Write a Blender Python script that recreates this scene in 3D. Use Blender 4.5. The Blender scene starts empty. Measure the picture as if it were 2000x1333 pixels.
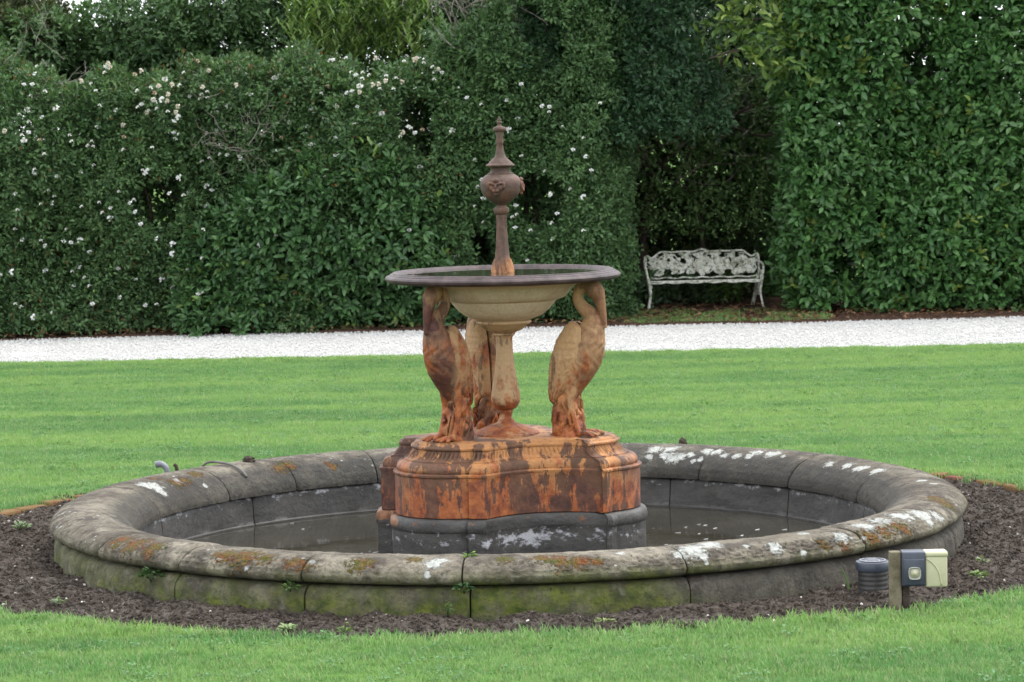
import bpy, bmesh, math, random
import numpy as np
from mathutils import Vector, Matrix, noise as mnoise

R = math.radians
SC = bpy.context.scene
COL = SC.collection
rnd = random.Random(11)

# ------------------------------------------------------------------ camera
cam_d = bpy.data.cameras.new('camera')
cam = bpy.data.objects.new('camera', cam_d)
COL.objects.link(cam)
cam_d.sensor_width = 36.0
cam_d.lens = 99.0
cam_d.clip_start = 0.1
cam_d.clip_end = 2000.0
cam_rot = Matrix.Rotation(R(-0.156), 4, 'Z') @ Matrix.Rotation(R(90 - 4.39), 4, 'X') @ Matrix.Rotation(R(-1.3), 4, 'Z')
cam.matrix_world = Matrix.Translation((0, -13.0, 1.92)) @ cam_rot
cam_d.dof.use_dof = True
cam_d.dof.focus_distance = 12.6
cam_d.dof.aperture_fstop = 11.0
SC.camera = cam

# ------------------------------------------------------------------ sky and sun (overcast)
SUN_EL, SUN_AZ = 58.0, 25.0      # azimuth: degrees from +X towards +Y (sun right and a little behind the fountain)
world = bpy.data.worlds.new('World')
SC.world = world
world.use_nodes = True
wn = world.node_tree
bg = wn.nodes['Background']
sky = wn.nodes.new('ShaderNodeTexSky')
sky.sky_type = 'NISHITA'
sky.sun_disc = False
sky.sun_elevation = R(SUN_EL)
sky.sun_rotation = R(90 - SUN_AZ)
sky.air_density = 1.0
sky.dust_density = 6.0
sky.ozone_density = 1.0
hs = wn.nodes.new('ShaderNodeHueSaturation')
hs.inputs['Saturation'].default_value = 0.22
hs.inputs['Value'].default_value = 1.0
wmix = wn.nodes.new('ShaderNodeMix')
wmix.data_type = 'RGBA'
wmix.inputs[0].default_value = 0.7
wmix.inputs[7].default_value = (11.5, 12.0, 12.6, 1)      # even cloud cover
wn.links.new(sky.outputs[0], hs.inputs['Color'])
wn.links.new(hs.outputs[0], wmix.inputs[6])
wn.links.new(wmix.outputs[2], bg.inputs['Color'])
bg.inputs['Strength'].default_value = 0.15

sun_d = bpy.data.lights.new('sun', 'SUN')
sun_d.energy = 1.2
sun_d.angle = R(16)
sun_d.color = (1.0, 0.96, 0.9)
sun = bpy.data.objects.new('sun', sun_d)
COL.objects.link(sun)
sdir = Vector((math.cos(R(SUN_EL)) * math.cos(R(SUN_AZ)), math.cos(R(SUN_EL)) * math.sin(R(SUN_AZ)), math.sin(R(SUN_EL))))
sun.rotation_euler = sdir.to_track_quat('Z', 'Y').to_euler()

vs = SC.view_settings
vs.view_transform = 'Standard'
vs.look = 'None'
vs.exposure = 0.92
vs.gamma = 1.0
vs.use_curve_mapping = False
SC.cycles.use_adaptive_sampling = True
SC.cycles.adaptive_threshold = 0.02
SC.cycles.max_bounces = 5
SC.cycles.diffuse_bounces = 2
SC.cycles.glossy_bounces = 2
SC.cycles.transmission_bounces = 3
SC.cycles.transparent_max_bounces = 4
SC.cycles.use_denoising = True
SC.cycles.caustics_reflective = False
SC.cycles.caustics_refractive = False

# ------------------------------------------------------------------ node helpers
class Mat:
    def __init__(s, name, rough=0.8, spec=0.5):
        s.m = bpy.data.materials.new(name)
        s.m.use_nodes = True
        s.nt = s.m.node_tree
        s.b = s.nt.nodes['Principled BSDF']
        s.b.inputs['Roughness'].default_value = rough
        s.b.inputs['Specular IOR Level'].default_value = spec
        s._pos = None
    def n(s, t, **pr):
        nd = s.nt.nodes.new(t)
        for k, v in pr.items():
            setattr(nd, k, v)
        return nd
    def put(s, sock, v):
        if isinstance(v, bpy.types.NodeSocket):
            s.nt.links.new(v, sock)
        elif isinstance(v, (tuple, list)) and len(v) == 3 and sock.type == 'RGBA':
            sock.default_value = (*v, 1)
        else:
            sock.default_value = v
    @property
    def pos(s):
        if s._pos is None:
            s._pos = s.n('ShaderNodeNewGeometry').outputs['Position']
        return s._pos
    def obj(s):
        return s.n('ShaderNodeTexCoord').outputs['Object']
    def scale(s, v, sc):
        nd = s.n('ShaderNodeVectorMath', operation='MULTIPLY')
        s.put(nd.inputs[0], v); nd.inputs[1].default_value = sc
        return nd.outputs[0]
    def noise(s, sc, det=4, ro=0.55, vec=None, dist=0.0):
        nd = s.n('ShaderNodeTexNoise')
        nd.inputs['Scale'].default_value = sc
        nd.inputs['Detail'].default_value = det
        nd.inputs['Roughness'].default_value = ro
        nd.inputs['Distortion'].default_value = dist
        s.put(nd.inputs['Vector'], vec if vec is not None else s.pos)
        return nd.outputs['Fac']
    def voro(s, sc, vec=None, out='Distance', feature='F1'):
        nd = s.n('ShaderNodeTexVoronoi', feature=feature)
        nd.inputs['Scale'].default_value = sc
        s.put(nd.inputs['Vector'], vec if vec is not None else s.pos)
        return nd.outputs[out]
    def ramp(s, f, stops, ease=False):
        nd = s.n('ShaderNodeValToRGB')
        cr = nd.color_ramp
        if ease: cr.interpolation = 'EASE'
        while len(cr.elements) < len(stops): cr.elements.new(0.5)
        for e, (p, c) in zip(cr.elements, stops):
            e.position = p
            e.color = (c, c, c, 1) if isinstance(c, (int, float)) else (*c, 1)
        s.put(nd.inputs[0], f)
        return nd.outputs[0]
    def mix(s, f, a, b, mode='MIX'):
        nd = s.n('ShaderNodeMix', data_type='RGBA', blend_type=mode)
        s.put(nd.inputs[0], f); s.put(nd.inputs[6], a); s.put(nd.inputs[7], b)
        return nd.outputs[2]
    def ma(s, op, a, b=0.0, clamp=False):
        nd = s.n('ShaderNodeMath', operation=op, use_clamp=clamp)
        s.put(nd.inputs[0], a); s.put(nd.inputs[1], b)
        return nd.outputs[0]
    def attr(s, name, out='Fac'):
        return s.n('ShaderNodeAttribute', attribute_name=name).outputs[out]
    def xyz(s, i, vec=None):
        nd = s.n('ShaderNodeSeparateXYZ')
        s.put(nd.inputs[0], vec if vec is not None else s.pos)
        return nd.outputs[i]
    def bump(s, h, strength=0.5, dist=0.01):
        nd = s.n('ShaderNodeBump')
        nd.inputs['Strength'].default_value = strength
        nd.inputs['Distance'].default_value = dist
        s.put(nd.inputs['Height'], h)
        s.nt.links.new(nd.outputs[0], s.b.inputs['Normal'])
    def col(s, c): s.put(s.b.inputs['Base Color'], c)
    def rough(s, c): s.put(s.b.inputs['Roughness'], c)

MATS = {}

def m_coping():
    m = Mat('weathered_stone', 0.9, 0.25)
    big = m.noise(3.0, 4, 0.6)
    fine = m.noise(38, 6, 0.7)
    c = m.ramp(big, [(0.32, (0.075, 0.062, 0.048)), (0.48, (0.16, 0.138, 0.105)), (0.66, (0.27, 0.24, 0.188))])
    c = m.mix(0.55, c, m.ramp(fine, [(0.3, 0.32), (0.55, 0.8), (0.75, 1.0)]), 'MULTIPLY')
    # purple-brown dirt film in streaks
    st = m.noise(9, 5, 0.65, m.scale(m.pos, (1, 1, 0.35)))
    c = m.mix(m.ramp(st, [(0.46, 0), (0.6, 0.85)]), c, (0.05, 0.04, 0.033))
    sk = m.noise(30, 6, 0.75)
    c = m.mix(m.ramp(sk, [(0.52, 0), (0.64, 0.7)]), c, (0.045, 0.04, 0.03))
    c = m.mix(m.ramp(m.noise(17, 5, 0.7), [(0.56, 0), (0.7, 0.5)]), c, (0.3, 0.28, 0.22))
    # darker tone on the inner faces, the back arc and the lower course
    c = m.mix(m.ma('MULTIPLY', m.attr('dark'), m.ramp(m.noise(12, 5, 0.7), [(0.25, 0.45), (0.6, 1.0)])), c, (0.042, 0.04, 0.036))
    # green algae film
    al = m.ma('MULTIPLY', m.attr('algae'), m.ramp(m.noise(6.5, 5, 0.65), [(0.34, 0.0), (0.6, 1.0)]))
    c = m.mix(al, c, m.ramp(m.noise(22, 4), [(0.35, (0.035, 0.055, 0.008)), (0.65, (0.12, 0.135, 0.025))]))
    # moss: orange to yellow green cushions
    mo = m.ma('ADD', m.attr('moss'), m.ma('MULTIPLY', m.ma('SUBTRACT', m.noise(55, 6, 0.75), 0.5), 3.6))
    mo2 = m.ramp(mo, [(0.46, 0), (0.6, 1)])
    mc = m.ramp(m.noise(16, 4, 0.6), [(0.34, (0.2, 0.065, 0.02)), (0.46, (0.17, 0.085, 0.025)), (0.56, (0.13, 0.1, 0.02)), (0.68, (0.08, 0.085, 0.015))])
    mc = m.mix(0.6, mc, m.ramp(m.noise(90, 3, 0.7), [(0.3, 0.25), (0.65, 1.0)]), 'MULTIPLY')
    c = m.mix(mo2, c, mc)
    # white crustose lichen
    li = m.ma('ADD', m.attr('lichen'), m.ma('MULTIPLY', m.ma('SUBTRACT', m.noise(42, 6, 0.72), 0.5), 2.3))
    li2 = m.ramp(li, [(0.34, 0), (0.46, 0.5), (0.6, 0.95)])
    sp = m.ma('MULTIPLY', m.ramp(m.voro(26), [(0.0, 1), (0.16, 1), (0.2, 0)]), m.ramp(m.noise(2.3, 3), [(0.56, 0), (0.62, 1)]))
    sp = m.ma('MULTIPLY', sp, m.attr('top'))
    li2 = m.ma('MAXIMUM', li2, sp)
    c = m.mix(li2, c, m.ramp(m.noise(70, 4, 0.7), [(0.32, (0.2, 0.205, 0.185)), (0.5, (0.36, 0.365, 0.34)), (0.65, (0.46, 0.465, 0.44))]))
    m.col(c)
    h = m.ma('ADD', m.ma('MULTIPLY', fine, 0.6), m.ma('MULTIPLY', mo2, m.noise(90, 3)))
    h = m.ma('ADD', h, m.ma('MULTIPLY', li2, 0.12))
    m.bump(h, 1.0, 0.03)
    return m.m

def m_poolwall():
    m = Mat('damp_dark_stone', 0.55, 0.4)
    v = m.scale(m.pos, (1, 1, 3.5))
    c = m.ramp(m.noise(5, 5, 0.65, v), [(0.3, (0.025, 0.024, 0.022)), (0.7, (0.082, 0.076, 0.07))])
    fine = m.noise(40, 5, 0.7)
    c = m.mix(0.5, c, m.ramp(fine, [(0.3, 0.4), (0.7, 1)]), 'MULTIPLY')
    # pale mineral scale, thickest along the line under the coping
    sc = m.ma('ADD', m.attr('scale'), m.ma('MULTIPLY', m.ma('SUBTRACT', m.noise(17, 6, 0.7, m.scale(m.pos, (1, 1, 1.8))), 0.5), 3.2))
    f = m.ramp(sc, [(0.62, 0), (0.95, 0.8)])
    c = m.mix(f, c, (0.42, 0.42, 0.44))
    ru = m.ma('ADD', m.attr('rust'), m.ma('MULTIPLY', m.ma('SUBTRACT', m.noise(14, 5, 0.65), 0.5), 2.2))
    c = m.mix(m.ramp(ru, [(0.45, 0), (0.75, 0.85)]), c, m.ramp(m.noise(30, 3), [(0.35, (0.13, 0.045, 0.018)), (0.7, (0.3, 0.13, 0.05))]))
    m.col(c)
    m.rough(m.ramp(m.noise(7, 3), [(0.3, 0.35), (0.7, 0.75)]))
    m.bump(fine, 0.5, 0.012)
    return m.m

def m_iron(name, lo, hi, cream_hi, dark_amt, buff, purple=0.0, pc=((0.055, 0.03, 0.025), (0.13, 0.085, 0.072)), redder=1.0):
    """rusty painted cast iron: buff paint left where 'paint' is high, rust below; lo/hi are world heights of the fade"""
    m = Mat(name, 0.72, 0.35)
    z = m.xyz(2)
    n1 = m.noise(7.0, 6, 0.65)
    n2 = m.noise(19, 6, 0.7)
    fine = m.noise(70, 5, 0.7)
    streak = m.noise(13, 5, 0.65, m.scale(m.pos, (1.3, 1.3, 0.28)))
    rust = m.ramp(n2, [(0.28, (0.07, 0.022, 0.012)), (0.43, (0.19, 0.05, 0.018)), (0.56, (0.3, 0.09, 0.026)), (0.74, (0.4, 0.16, 0.055))])
    paint = m.mix(m.ramp(streak, [(0.45, 0), (0.75, 0.6)]), buff, tuple(v * f for v, f in zip(buff, (0.72, 0.6, 0.5))))
    h = m.ma('DIVIDE', m.ma('SUBTRACT', z, lo), hi - lo)
    p = m.ma('ADD', h, m.ma('MULTIPLY', m.ma('SUBTRACT', n1, 0.5), 2.6))
    p = m.ma('ADD', p, m.ma('MULTIPLY', m.ma('SUBTRACT', streak, 0.5), 1.6))
    pf = m.ma('MULTIPLY', m.ramp(p, [(0.3, 0), (0.62, 1)]), cream_hi)
    c = m.mix(pf, rust, paint)
    dk = m.ma('ADD', m.ma('MULTIPLY', m.noise(4.7, 5, 0.6, m.scale(m.pos, (1, 1, 0.8))), 1.0), m.ma('MULTIPLY', m.ma('SUBTRACT', streak, 0.5), 1.1))
    dk = m.ma('ADD', dk, m.ma('MULTIPLY', m.ma('SUBTRACT', m.noise(34, 5, 0.7), 0.5), 0.22))
    c = m.mix(m.ramp(dk, [(0.64 - 0.2 * dark_amt, 0), (0.67 - 0.2 * dark_amt, min(1.0, 0.5 + dark_amt * 0.5))]), c,
              m.ramp(n2, [(0.35, (0.028, 0.017, 0.014)), (0.7, (0.09, 0.045, 0.035))]))
    if purple:
        c = m.mix(m.ma('MULTIPLY', m.attr('bare'), m.ramp(n1, [(0.36, 0.1 if purple < 2 else 0.75), (0.54, 1.0)])), c,
                  m.ramp(n2, [(0.3, pc[0]), (0.7, pc[1])]))
    c = m.mix(0.35, c, m.ramp(fine, [(0.3, 0.35), (0.6, 1)]), 'MULTIPLY')
    m.col(c)
    m.rough(m.ramp(n1, [(0.3, 0.5), (0.7, 0.85)]))
    m.bump(m.ma('ADD', fine, m.ma('MULTIPLY', n2, 0.8)), 0.45, 0.006)
    return m.m

def m_simple(name, c1, c2, sc, rough=0.7, spec=0.4, bsc=60, bst=0.3, bd=0.005, det=5):
    m = Mat(name, rough, spec)
    m.col(m.ramp(m.noise(sc, det, 0.65), [(0.3, c1), (0.7, c2)]))
    m.bump(m.noise(bsc, 4, 0.65), bst, bd)
    return m.m

def m_leaf(name, rough=0.38, trans=0.22, spec=0.5):
    m = Mat(name, rough, spec)
    c = m.attr('leafcol', 'Color')
    m.col(c)
    tr = m.n('ShaderNodeBsdfTranslucent')
    m.put(tr.inputs[0], m.mix(1.0, c, (1.15, 1.25, 0.7), 'MULTIPLY'))
    mx = m.n('ShaderNodeMixShader')
    mx.inputs[0].default_value = trans
    m.nt.links.new(m.b.outputs[0], mx.inputs[1])
    m.nt.links.new(tr.outputs[0], mx.inputs[2])
    m.nt.links.new(mx.outputs[0], m.nt.nodes['Material Output'].inputs[0])
    return m.m

def m_grass():
    m = Mat('grass_blade', 0.5, 0.3)
    b1 = m.noise(1.0, 3, 0.55, m.scale(m.pos, (0.16, 1.5, 1)))
    b2 = m.noise(2.6, 4, 0.65, m.scale(m.pos, (0.55, 1.2, 1)))
    b3 = m.noise(16, 3, 0.6)
    c = m.ramp(b2, [(0.32, (0.082, 0.21, 0.06)), (0.5, (0.122, 0.275, 0.076)), (0.68, (0.188, 0.335, 0.1))])
    c = m.mix(m.ramp(b1, [(0.44, 0), (0.58, 0.8)]), c, (0.225, 0.375, 0.095))
    c = m.mix(m.ramp(b1, [(0.3, 0.6), (0.42, 0)]), c, (0.098, 0.21, 0.07))
    c = m.mix(m.ramp(b3, [(0.5, 0), (0.72, 0.6)]), c, (0.07, 0.15, 0.06))
    rn = m.attr('blade', 'Fac')
    c = m.mix(m.ramp(rn, [(0.78, 0), (0.92, 0.7)]), c, (0.34, 0.36, 0.18))
    m.col(c)
    tr = m.n('ShaderNodeBsdfTranslucent')
    m.put(tr.inputs[0], c)
    mx = m.n('ShaderNodeMixShader'); mx.inputs[0].default_value = 0.4
    m.nt.links.new(m.b.outputs[0], mx.inputs[1]); m.nt.links.new(tr.outputs[0], mx.inputs[2])
    m.nt.links.new(mx.outputs[0], m.nt.nodes['Material Output'].inputs[0])
    return m.m

def m_lawn():
    m = Mat('lawn_thatch', 0.95, 0.1)
    c = m.ramp(m.noise(14, 5, 0.7), [(0.3, (0.035, 0.075, 0.018)), (0.7, (0.1, 0.19, 0.035))])
    m.col(c); m.bump(m.noise(90, 3), 0.8, 0.02)
    return m.m

def m_soil(name='garden_soil'):
    m = Mat(name, 0.95, 0.15)
    c = m.ramp(m.noise(26, 6, 0.75), [(0.3, (0.024, 0.018, 0.014)), (0.5, (0.082, 0.066, 0.055)), (0.7, (0.19, 0.163, 0.142))])
    c = m.mix(m.ramp(m.noise(3, 3), [(0.4, 0), (0.7, 0.5)]), c, (0.06, 0.043, 0.032))
    m.col(c); m.bump(m.noise(110, 6, 0.75), 1.0, 0.02)
    return m.m

def m_gravel():
    m = Mat('white_gravel', 0.9, 0.2)
    v = m.voro(45, out='Color')
    c = m.ramp(m.noise(30, 5, 0.7), [(0.25, (0.2, 0.19, 0.175)), (0.45, (0.42, 0.412, 0.395)), (0.7, (0.52, 0.515, 0.5))])
    c = m.mix(m.ramp(m.noise(5, 4, 0.7), [(0.62, 0), (0.8, 0.45)]), c, (0.42, 0.38, 0.32))
    m.col(c); m.bump(m.voro(48), 0.8, 0.02)
    return m.m

def m_water():
    m = Mat('murky_water', 0.035, 0.5)
    m.col(m.ramp(m.noise(1.4, 3), [(0.3, (0.022, 0.02, 0.015)), (0.7, (0.042, 0.038, 0.028))]))
    m.b.inputs['IOR'].default_value = 1.33
    m.bump(m.noise(5, 3, 0.5, m.scale(m.pos, (1, 1.6, 1))), 0.05, 0.02)
    return m.m

def m_whiteiron():
    m = Mat('peeling_white_paint', 0.75, 0.3)
    c = m.ramp(m.noise(12, 5, 0.65), [(0.3, (0.42, 0.43, 0.35)), (0.5, (0.7, 0.7, 0.62)), (0.75, (0.8, 0.8, 0.75))])
    c = m.mix(m.ramp(m.noise(26, 5, 0.7), [(0.47, 0), (0.62, 0.8)]), c, (0.13, 0.15, 0.07))
    c = m.mix(m.ramp(m.noise(9, 4, 0.7), [(0.6, 0), (0.75, 0.6)]), c, (0.24, 0.16, 0.09))
    m.col(c); m.bump(m.noise(80, 4), 0.4, 0.004)
    return m.m

MATS['stone'] = m_coping()
MATS['poolwall'] = m_poolwall()
MATS['iron_base'] = m_iron('rusted_iron', 0.2, 0.46, 0.6, 0.62, (0.45, 0.235, 0.09), 1.0, ((0.045, 0.022, 0.018), (0.12, 0.062, 0.048)))
MATS['iron_reeds'] = m_iron('rusted_iron_reeds', 0.3, 1.0, 0.45, 0.45, (0.44, 0.23, 0.09), 1.0)
MATS['iron_bird_dark'] = m_iron('maroon_rusted_iron', 0.5, 1.15, 0.75, 0.35, (0.36, 0.235, 0.12), 1.0, ((0.03, 0.011, 0.009), (0.12, 0.04, 0.026)))
MATS['iron_bird'] = m_iron('rusted_painted_iron', 0.45, 0.98, 0.85, 0.15, (0.42, 0.27, 0.135), 1.0, ((0.1, 0.04, 0.02), (0.3, 0.15, 0.07)))
MATS['iron_col'] = m_iron('flaking_buff_paint', 0.46, 1.0, 0.95, 0.05, (0.45, 0.30, 0.165))
MATS['iron_bowl'] = m_iron('buff_painted_iron', 0.3, 0.75, 1.0, -0.5, (0.6, 0.475, 0.335))
MATS['iron_rim'] = m_simple('dark_bare_iron', (0.02, 0.014, 0.015), (0.085, 0.06, 0.06), 14, 0.5, 0.22)
MATS['iron_stem'] = m_iron('brown_iron', 1.42, 1.2, 0.45, 0.35, (0.36, 0.21, 0.09), 2.0, ((0.035, 0.024, 0.02), (0.105, 0.075, 0.06)))
MATS['grass'] = m_grass()
MATS['lawn'] = m_lawn()
MATS['soil'] = m_soil()
MATS['gravel'] = m_gravel()
MATS['water'] = m_water()
MATS['white_iron'] = m_whiteiron()
MATS['brick'] = m_simple('mossy_terracotta', (0.09, 0.035, 0.024), (0.2, 0.085, 0.05), 22, 0.9, 0.2, 70, 0.6, 0.01)
MATS['brick_moss'] = m_simple('lichened_terracotta', (0.13, 0.05, 0.025), (0.13, 0.105, 0.04), 26, 0.9, 0.2, 70, 0.6, 0.01)
MATS['bark'] = m_simple('bark', (0.03, 0.022, 0.017), (0.085, 0.066, 0.052), 20, 0.9, 0.2, 50, 0.7, 0.02)
MATS['deadwood'] = m_simple('grey_dead_twig', (0.13, 0.115, 0.1), (0.27, 0.245, 0.215), 20, 0.9, 0.2)
MATS['leaf'] = m_leaf('glossy_leaf', 0.42, 0.22, 0.34)
MATS['leaf_small'] = m_leaf('shrub_leaf', 0.5, 0.22, 0.28)
MATS['fleck'] = m_leaf('fleck', 0.7, 0.0, 0.2)
MATS['litter'] = m_simple('leaf_litter', (0.03, 0.02, 0.014), (0.11, 0.062, 0.042), 22, 0.95, 0.1, 60, 1.0, 0.03)
MATS['wood'] = m_simple('weathered_timber', (0.085, 0.07, 0.045), (0.2, 0.175, 0.12), 25, 0.9, 0.2, 80, 0.5, 0.006)
MATS['slate_plastic'] = m_simple('slate_blue_plastic', (0.022, 0.027, 0.042), (0.045, 0.052, 0.075), 20, 0.4, 0.5, 200, 0.05)
MATS['cream_plastic'] = m_simple('yellowed_cream_plastic', (0.36, 0.345, 0.22), (0.44, 0.425, 0.3), 14, 0.5, 0.4, 150, 0.08)
MATS['grey_plastic'] = m_simple('grey_pipe_plastic', (0.12, 0.125, 0.145), (0.21, 0.215, 0.235), 18, 0.5, 0.4, 120, 0.1)
MATS['black_plastic'] = m_simple('dusty_black_plastic', (0.012, 0.012, 0.013), (0.04, 0.036, 0.034), 18, 0.5, 0.5, 120, 0.15)
MATS['pale_plastic'] = m_simple('pale_grey_plastic', (0.34, 0.34, 0.3), (0.46, 0.46, 0.4), 30, 0.5, 0.4)
MATS['hose'] = m_simple('faded_hose', (0.06, 0.055, 0.05), (0.15, 0.14, 0.125), 18, 0.6, 0.3)

# ------------------------------------------------------------------ object helpers
def tag(o, label=None, cat=None, group=None, kind=None):
    if label: o['label'] = label
    if cat: o['category'] = cat
    if group: o['group'] = group
    if kind: o['kind'] = kind
    return o

def link(name, me, mat=None, parent=None, loc=(0, 0, 0)):
    o = bpy.data.objects.new(name, me)
    COL.objects.link(o)
    o.location = loc
    if mat is not None and not me.materials:
        me.materials.append(MATS[mat] if isinstance(mat, str) else mat)
    if parent is not None:
        o.parent = parent
    return o

def empty(name, loc=(0, 0, 0), rz=0.0):
    o = bpy.data.objects.new(name, None)
    COL.objects.link(o)
    o.empty_display_size = 0.1
    o.location = loc
    o.rotation_euler = (0, 0, rz)
    return o

def mesh_py(name, v, f, smooth=True):
    me = bpy.data.meshes.new(name)
    me.from_pydata([tuple(p) for p in v], [], f)
    if smooth:
        me.polygons.foreach_set('use_smooth', [True] * len(me.polygons))
    me.update()
    return me

def mesh_tris(name, V, T, col=None, smooth=False):
    me = bpy.data.meshes.new(name)
    V = np.ascontiguousarray(V, dtype=np.float32); T = np.ascontiguousarray(T, dtype=np.int32)
    me.vertices.add(len(V)); me.vertices.foreach_set('co', V.ravel())
    me.loops.add(T.size); me.loops.foreach_set('vertex_index', T.ravel())
    me.polygons.add(len(T))
    me.polygons.foreach_set('loop_start', np.arange(0, T.size, 3, dtype=np.int32))
    if smooth:
        me.polygons.foreach_set('use_smooth', np.ones(len(T), dtype=bool))
    if col is not None:
        a = me.attributes.new('leafcol', 'FLOAT_COLOR', 'POINT')
        c4 = np.ones((len(V), 4), dtype=np.float32); c4[:, :3] = col
        a.data.foreach_set('color', c4.ravel())
    me.update(calc_edges=True)
    return me

def fattr(me, name, vals):
    a = me.attributes.new(name, 'FLOAT', 'POINT')
    a.data.foreach_set('value', np.asarray(vals, dtype=np.float32))

def sharp(me, deg=38):
    me.set_sharp_from_angle(angle=R(deg))

def lathe(prof, seg=64, cap=False):
    v, f = [], []
    n = len(prof)
    for i in range(seg):
        a = 2 * math.pi * i / seg
        ca, sa = math.cos(a), math.sin(a)
        for r, z in prof:
            v.append((r * ca, r * sa, z))
    for i in range(seg):
        j = (i + 1) % seg
        for k in range(n - 1):
            f.append((i * n + k, j * n + k, j * n + k + 1, i * n + k + 1))
    return v, f

def subdiv_prof(prof, step):
    out = [prof[0]]
    for a, b in zip(prof[:-1], prof[1:]):
        d = math.hypot(b[0] - a[0], b[1] - a[1]); k = max(1, int(d / step))
        for i in range(1, k + 1):
            t = i / k
            out.append((a[0] + (b[0] - a[0]) * t, a[1] + (b[1] - a[1]) * t))
    return out

def catmull(P, k=6):
    P = [Vector(p) for p in P]
    Q = [P[0] * 2 - P[1]] + P + [P[-1] * 2 - P[-2]]
    out = []
    for i in range(1, len(Q) - 2):
        a, b, c, d = Q[i - 1], Q[i], Q[i + 1], Q[i + 2]
        for j in range(k):
            t = j / k
            out.append(0.5 * ((2 * b) + (c - a) * t + (2 * a - 5 * b + 4 * c - d) * t * t + (3 * b - a - 3 * c + d) * t ** 3))
    out.append(P[-1])
    return out

def tube(pts, rad, seg=8, v=None, f=None, flat=1.0, caps=True):
    """append a tube; rad is a number or one radius per point"""
    if v is None: v, f = [], []
    pts = [Vector(p) for p in pts]
    n = len(pts)
    if isinstance(rad, (int, float)): rad = [rad] * n
    base = len(v)
    ref = Vector((0.13, 0.31, 1)).normalized()
    prev = None
    for i in range(n):
        t = (pts[min(i + 1, n - 1)] - pts[max(i - 1, 0)])
        if t.length < 1e-9: t = Vector((0, 0, 1))
        t.normalize()
        if prev is None:
            x = t.cross(ref)
            if x.length < 1e-3: x = t.cross(Vector((1, 0, 0)))
        else:
            x = prev - t * prev.dot(t)
        x.normalize(); prev = x
        y = t.cross(x)
        for k in range(seg):
            a = 2 * math.pi * k / seg
            v.append(pts[i] + (x * math.cos(a) + y * math.sin(a) * flat) * rad[i])
    for i in range(n - 1):
        for k in range(seg):
            k2 = (k + 1) % seg
            f.append((base + i * seg + k, base + i * seg + k2, base + (i + 1) * seg + k2, base + (i + 1) * seg + k))
    if caps:
        f.append(tuple(base + k for k in reversed(range(seg))))
        f.append(tuple(base + (n - 1) * seg + k for k in range(seg)))
    return v, f

def box(v, f, x0, x1, y0, y1, z0, z1, bev=0.0):
    bm = bmesh.new()
    bmesh.ops.create_cube(bm, size=1)
    bmesh.ops.scale(bm, vec=(x1 - x0, y1 - y0, z1 - z0), verts=bm.verts)
    bmesh.ops.translate(bm, vec=((x0 + x1) / 2, (y0 + y1) / 2, (z0 + z1) / 2), verts=bm.verts)
    if bev:
        bmesh.ops.bevel(bm, geom=list(bm.edges), offset=bev, segments=2, affect='EDGES', profile=0.6)
    b = len(v)
    bm.verts.index_update()
    v.extend([p.co.copy() for p in bm.verts])
    f.extend([tuple(b + q.index for q in p.verts) for p in bm.faces])
    bm.free()
    return v, f

def fbm(x, y, z, o=3):
    return mnoise.fractal((x, y, z), 0.9, 2.1, o)

# ------------------------------------------------------------------ ground, lawn, bed, gravel
def bed_r(a):
    """outer edge of the soil bed, by angle in degrees"""
    ks = [(-180, 2.86), (-150, 2.76), (-138, 2.72), (-116, 2.64), (-94, 2.62), (-72, 2.55), (-60, 2.72), (-52, 2.74), (-44, 2.8), (-10, 2.93), (30, 3.0), (90, 3.0), (150, 2.93), (180, 2.86)]
    a = (a + 180) % 360 - 180
    for (p, q), (p2, q2) in zip(ks[:-1], ks[1:]):
        if p <= a <= p2:
            return q + (q2 - q) * (a - p) / (p2 - p) + 0.02 * math.sin(a * 0.9) + 0.012 * math.sin(a * 2.3 + 1)
    return 2.9

def near_edge(x): return 10.5 - 0.054 * x      # lawn / gravel line
def far_edge(x): return 13.56 - 0.012 * x + 0.05 * math.sin(x * 1.7) + 0.03 * math.sin(x * 4.1)

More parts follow.
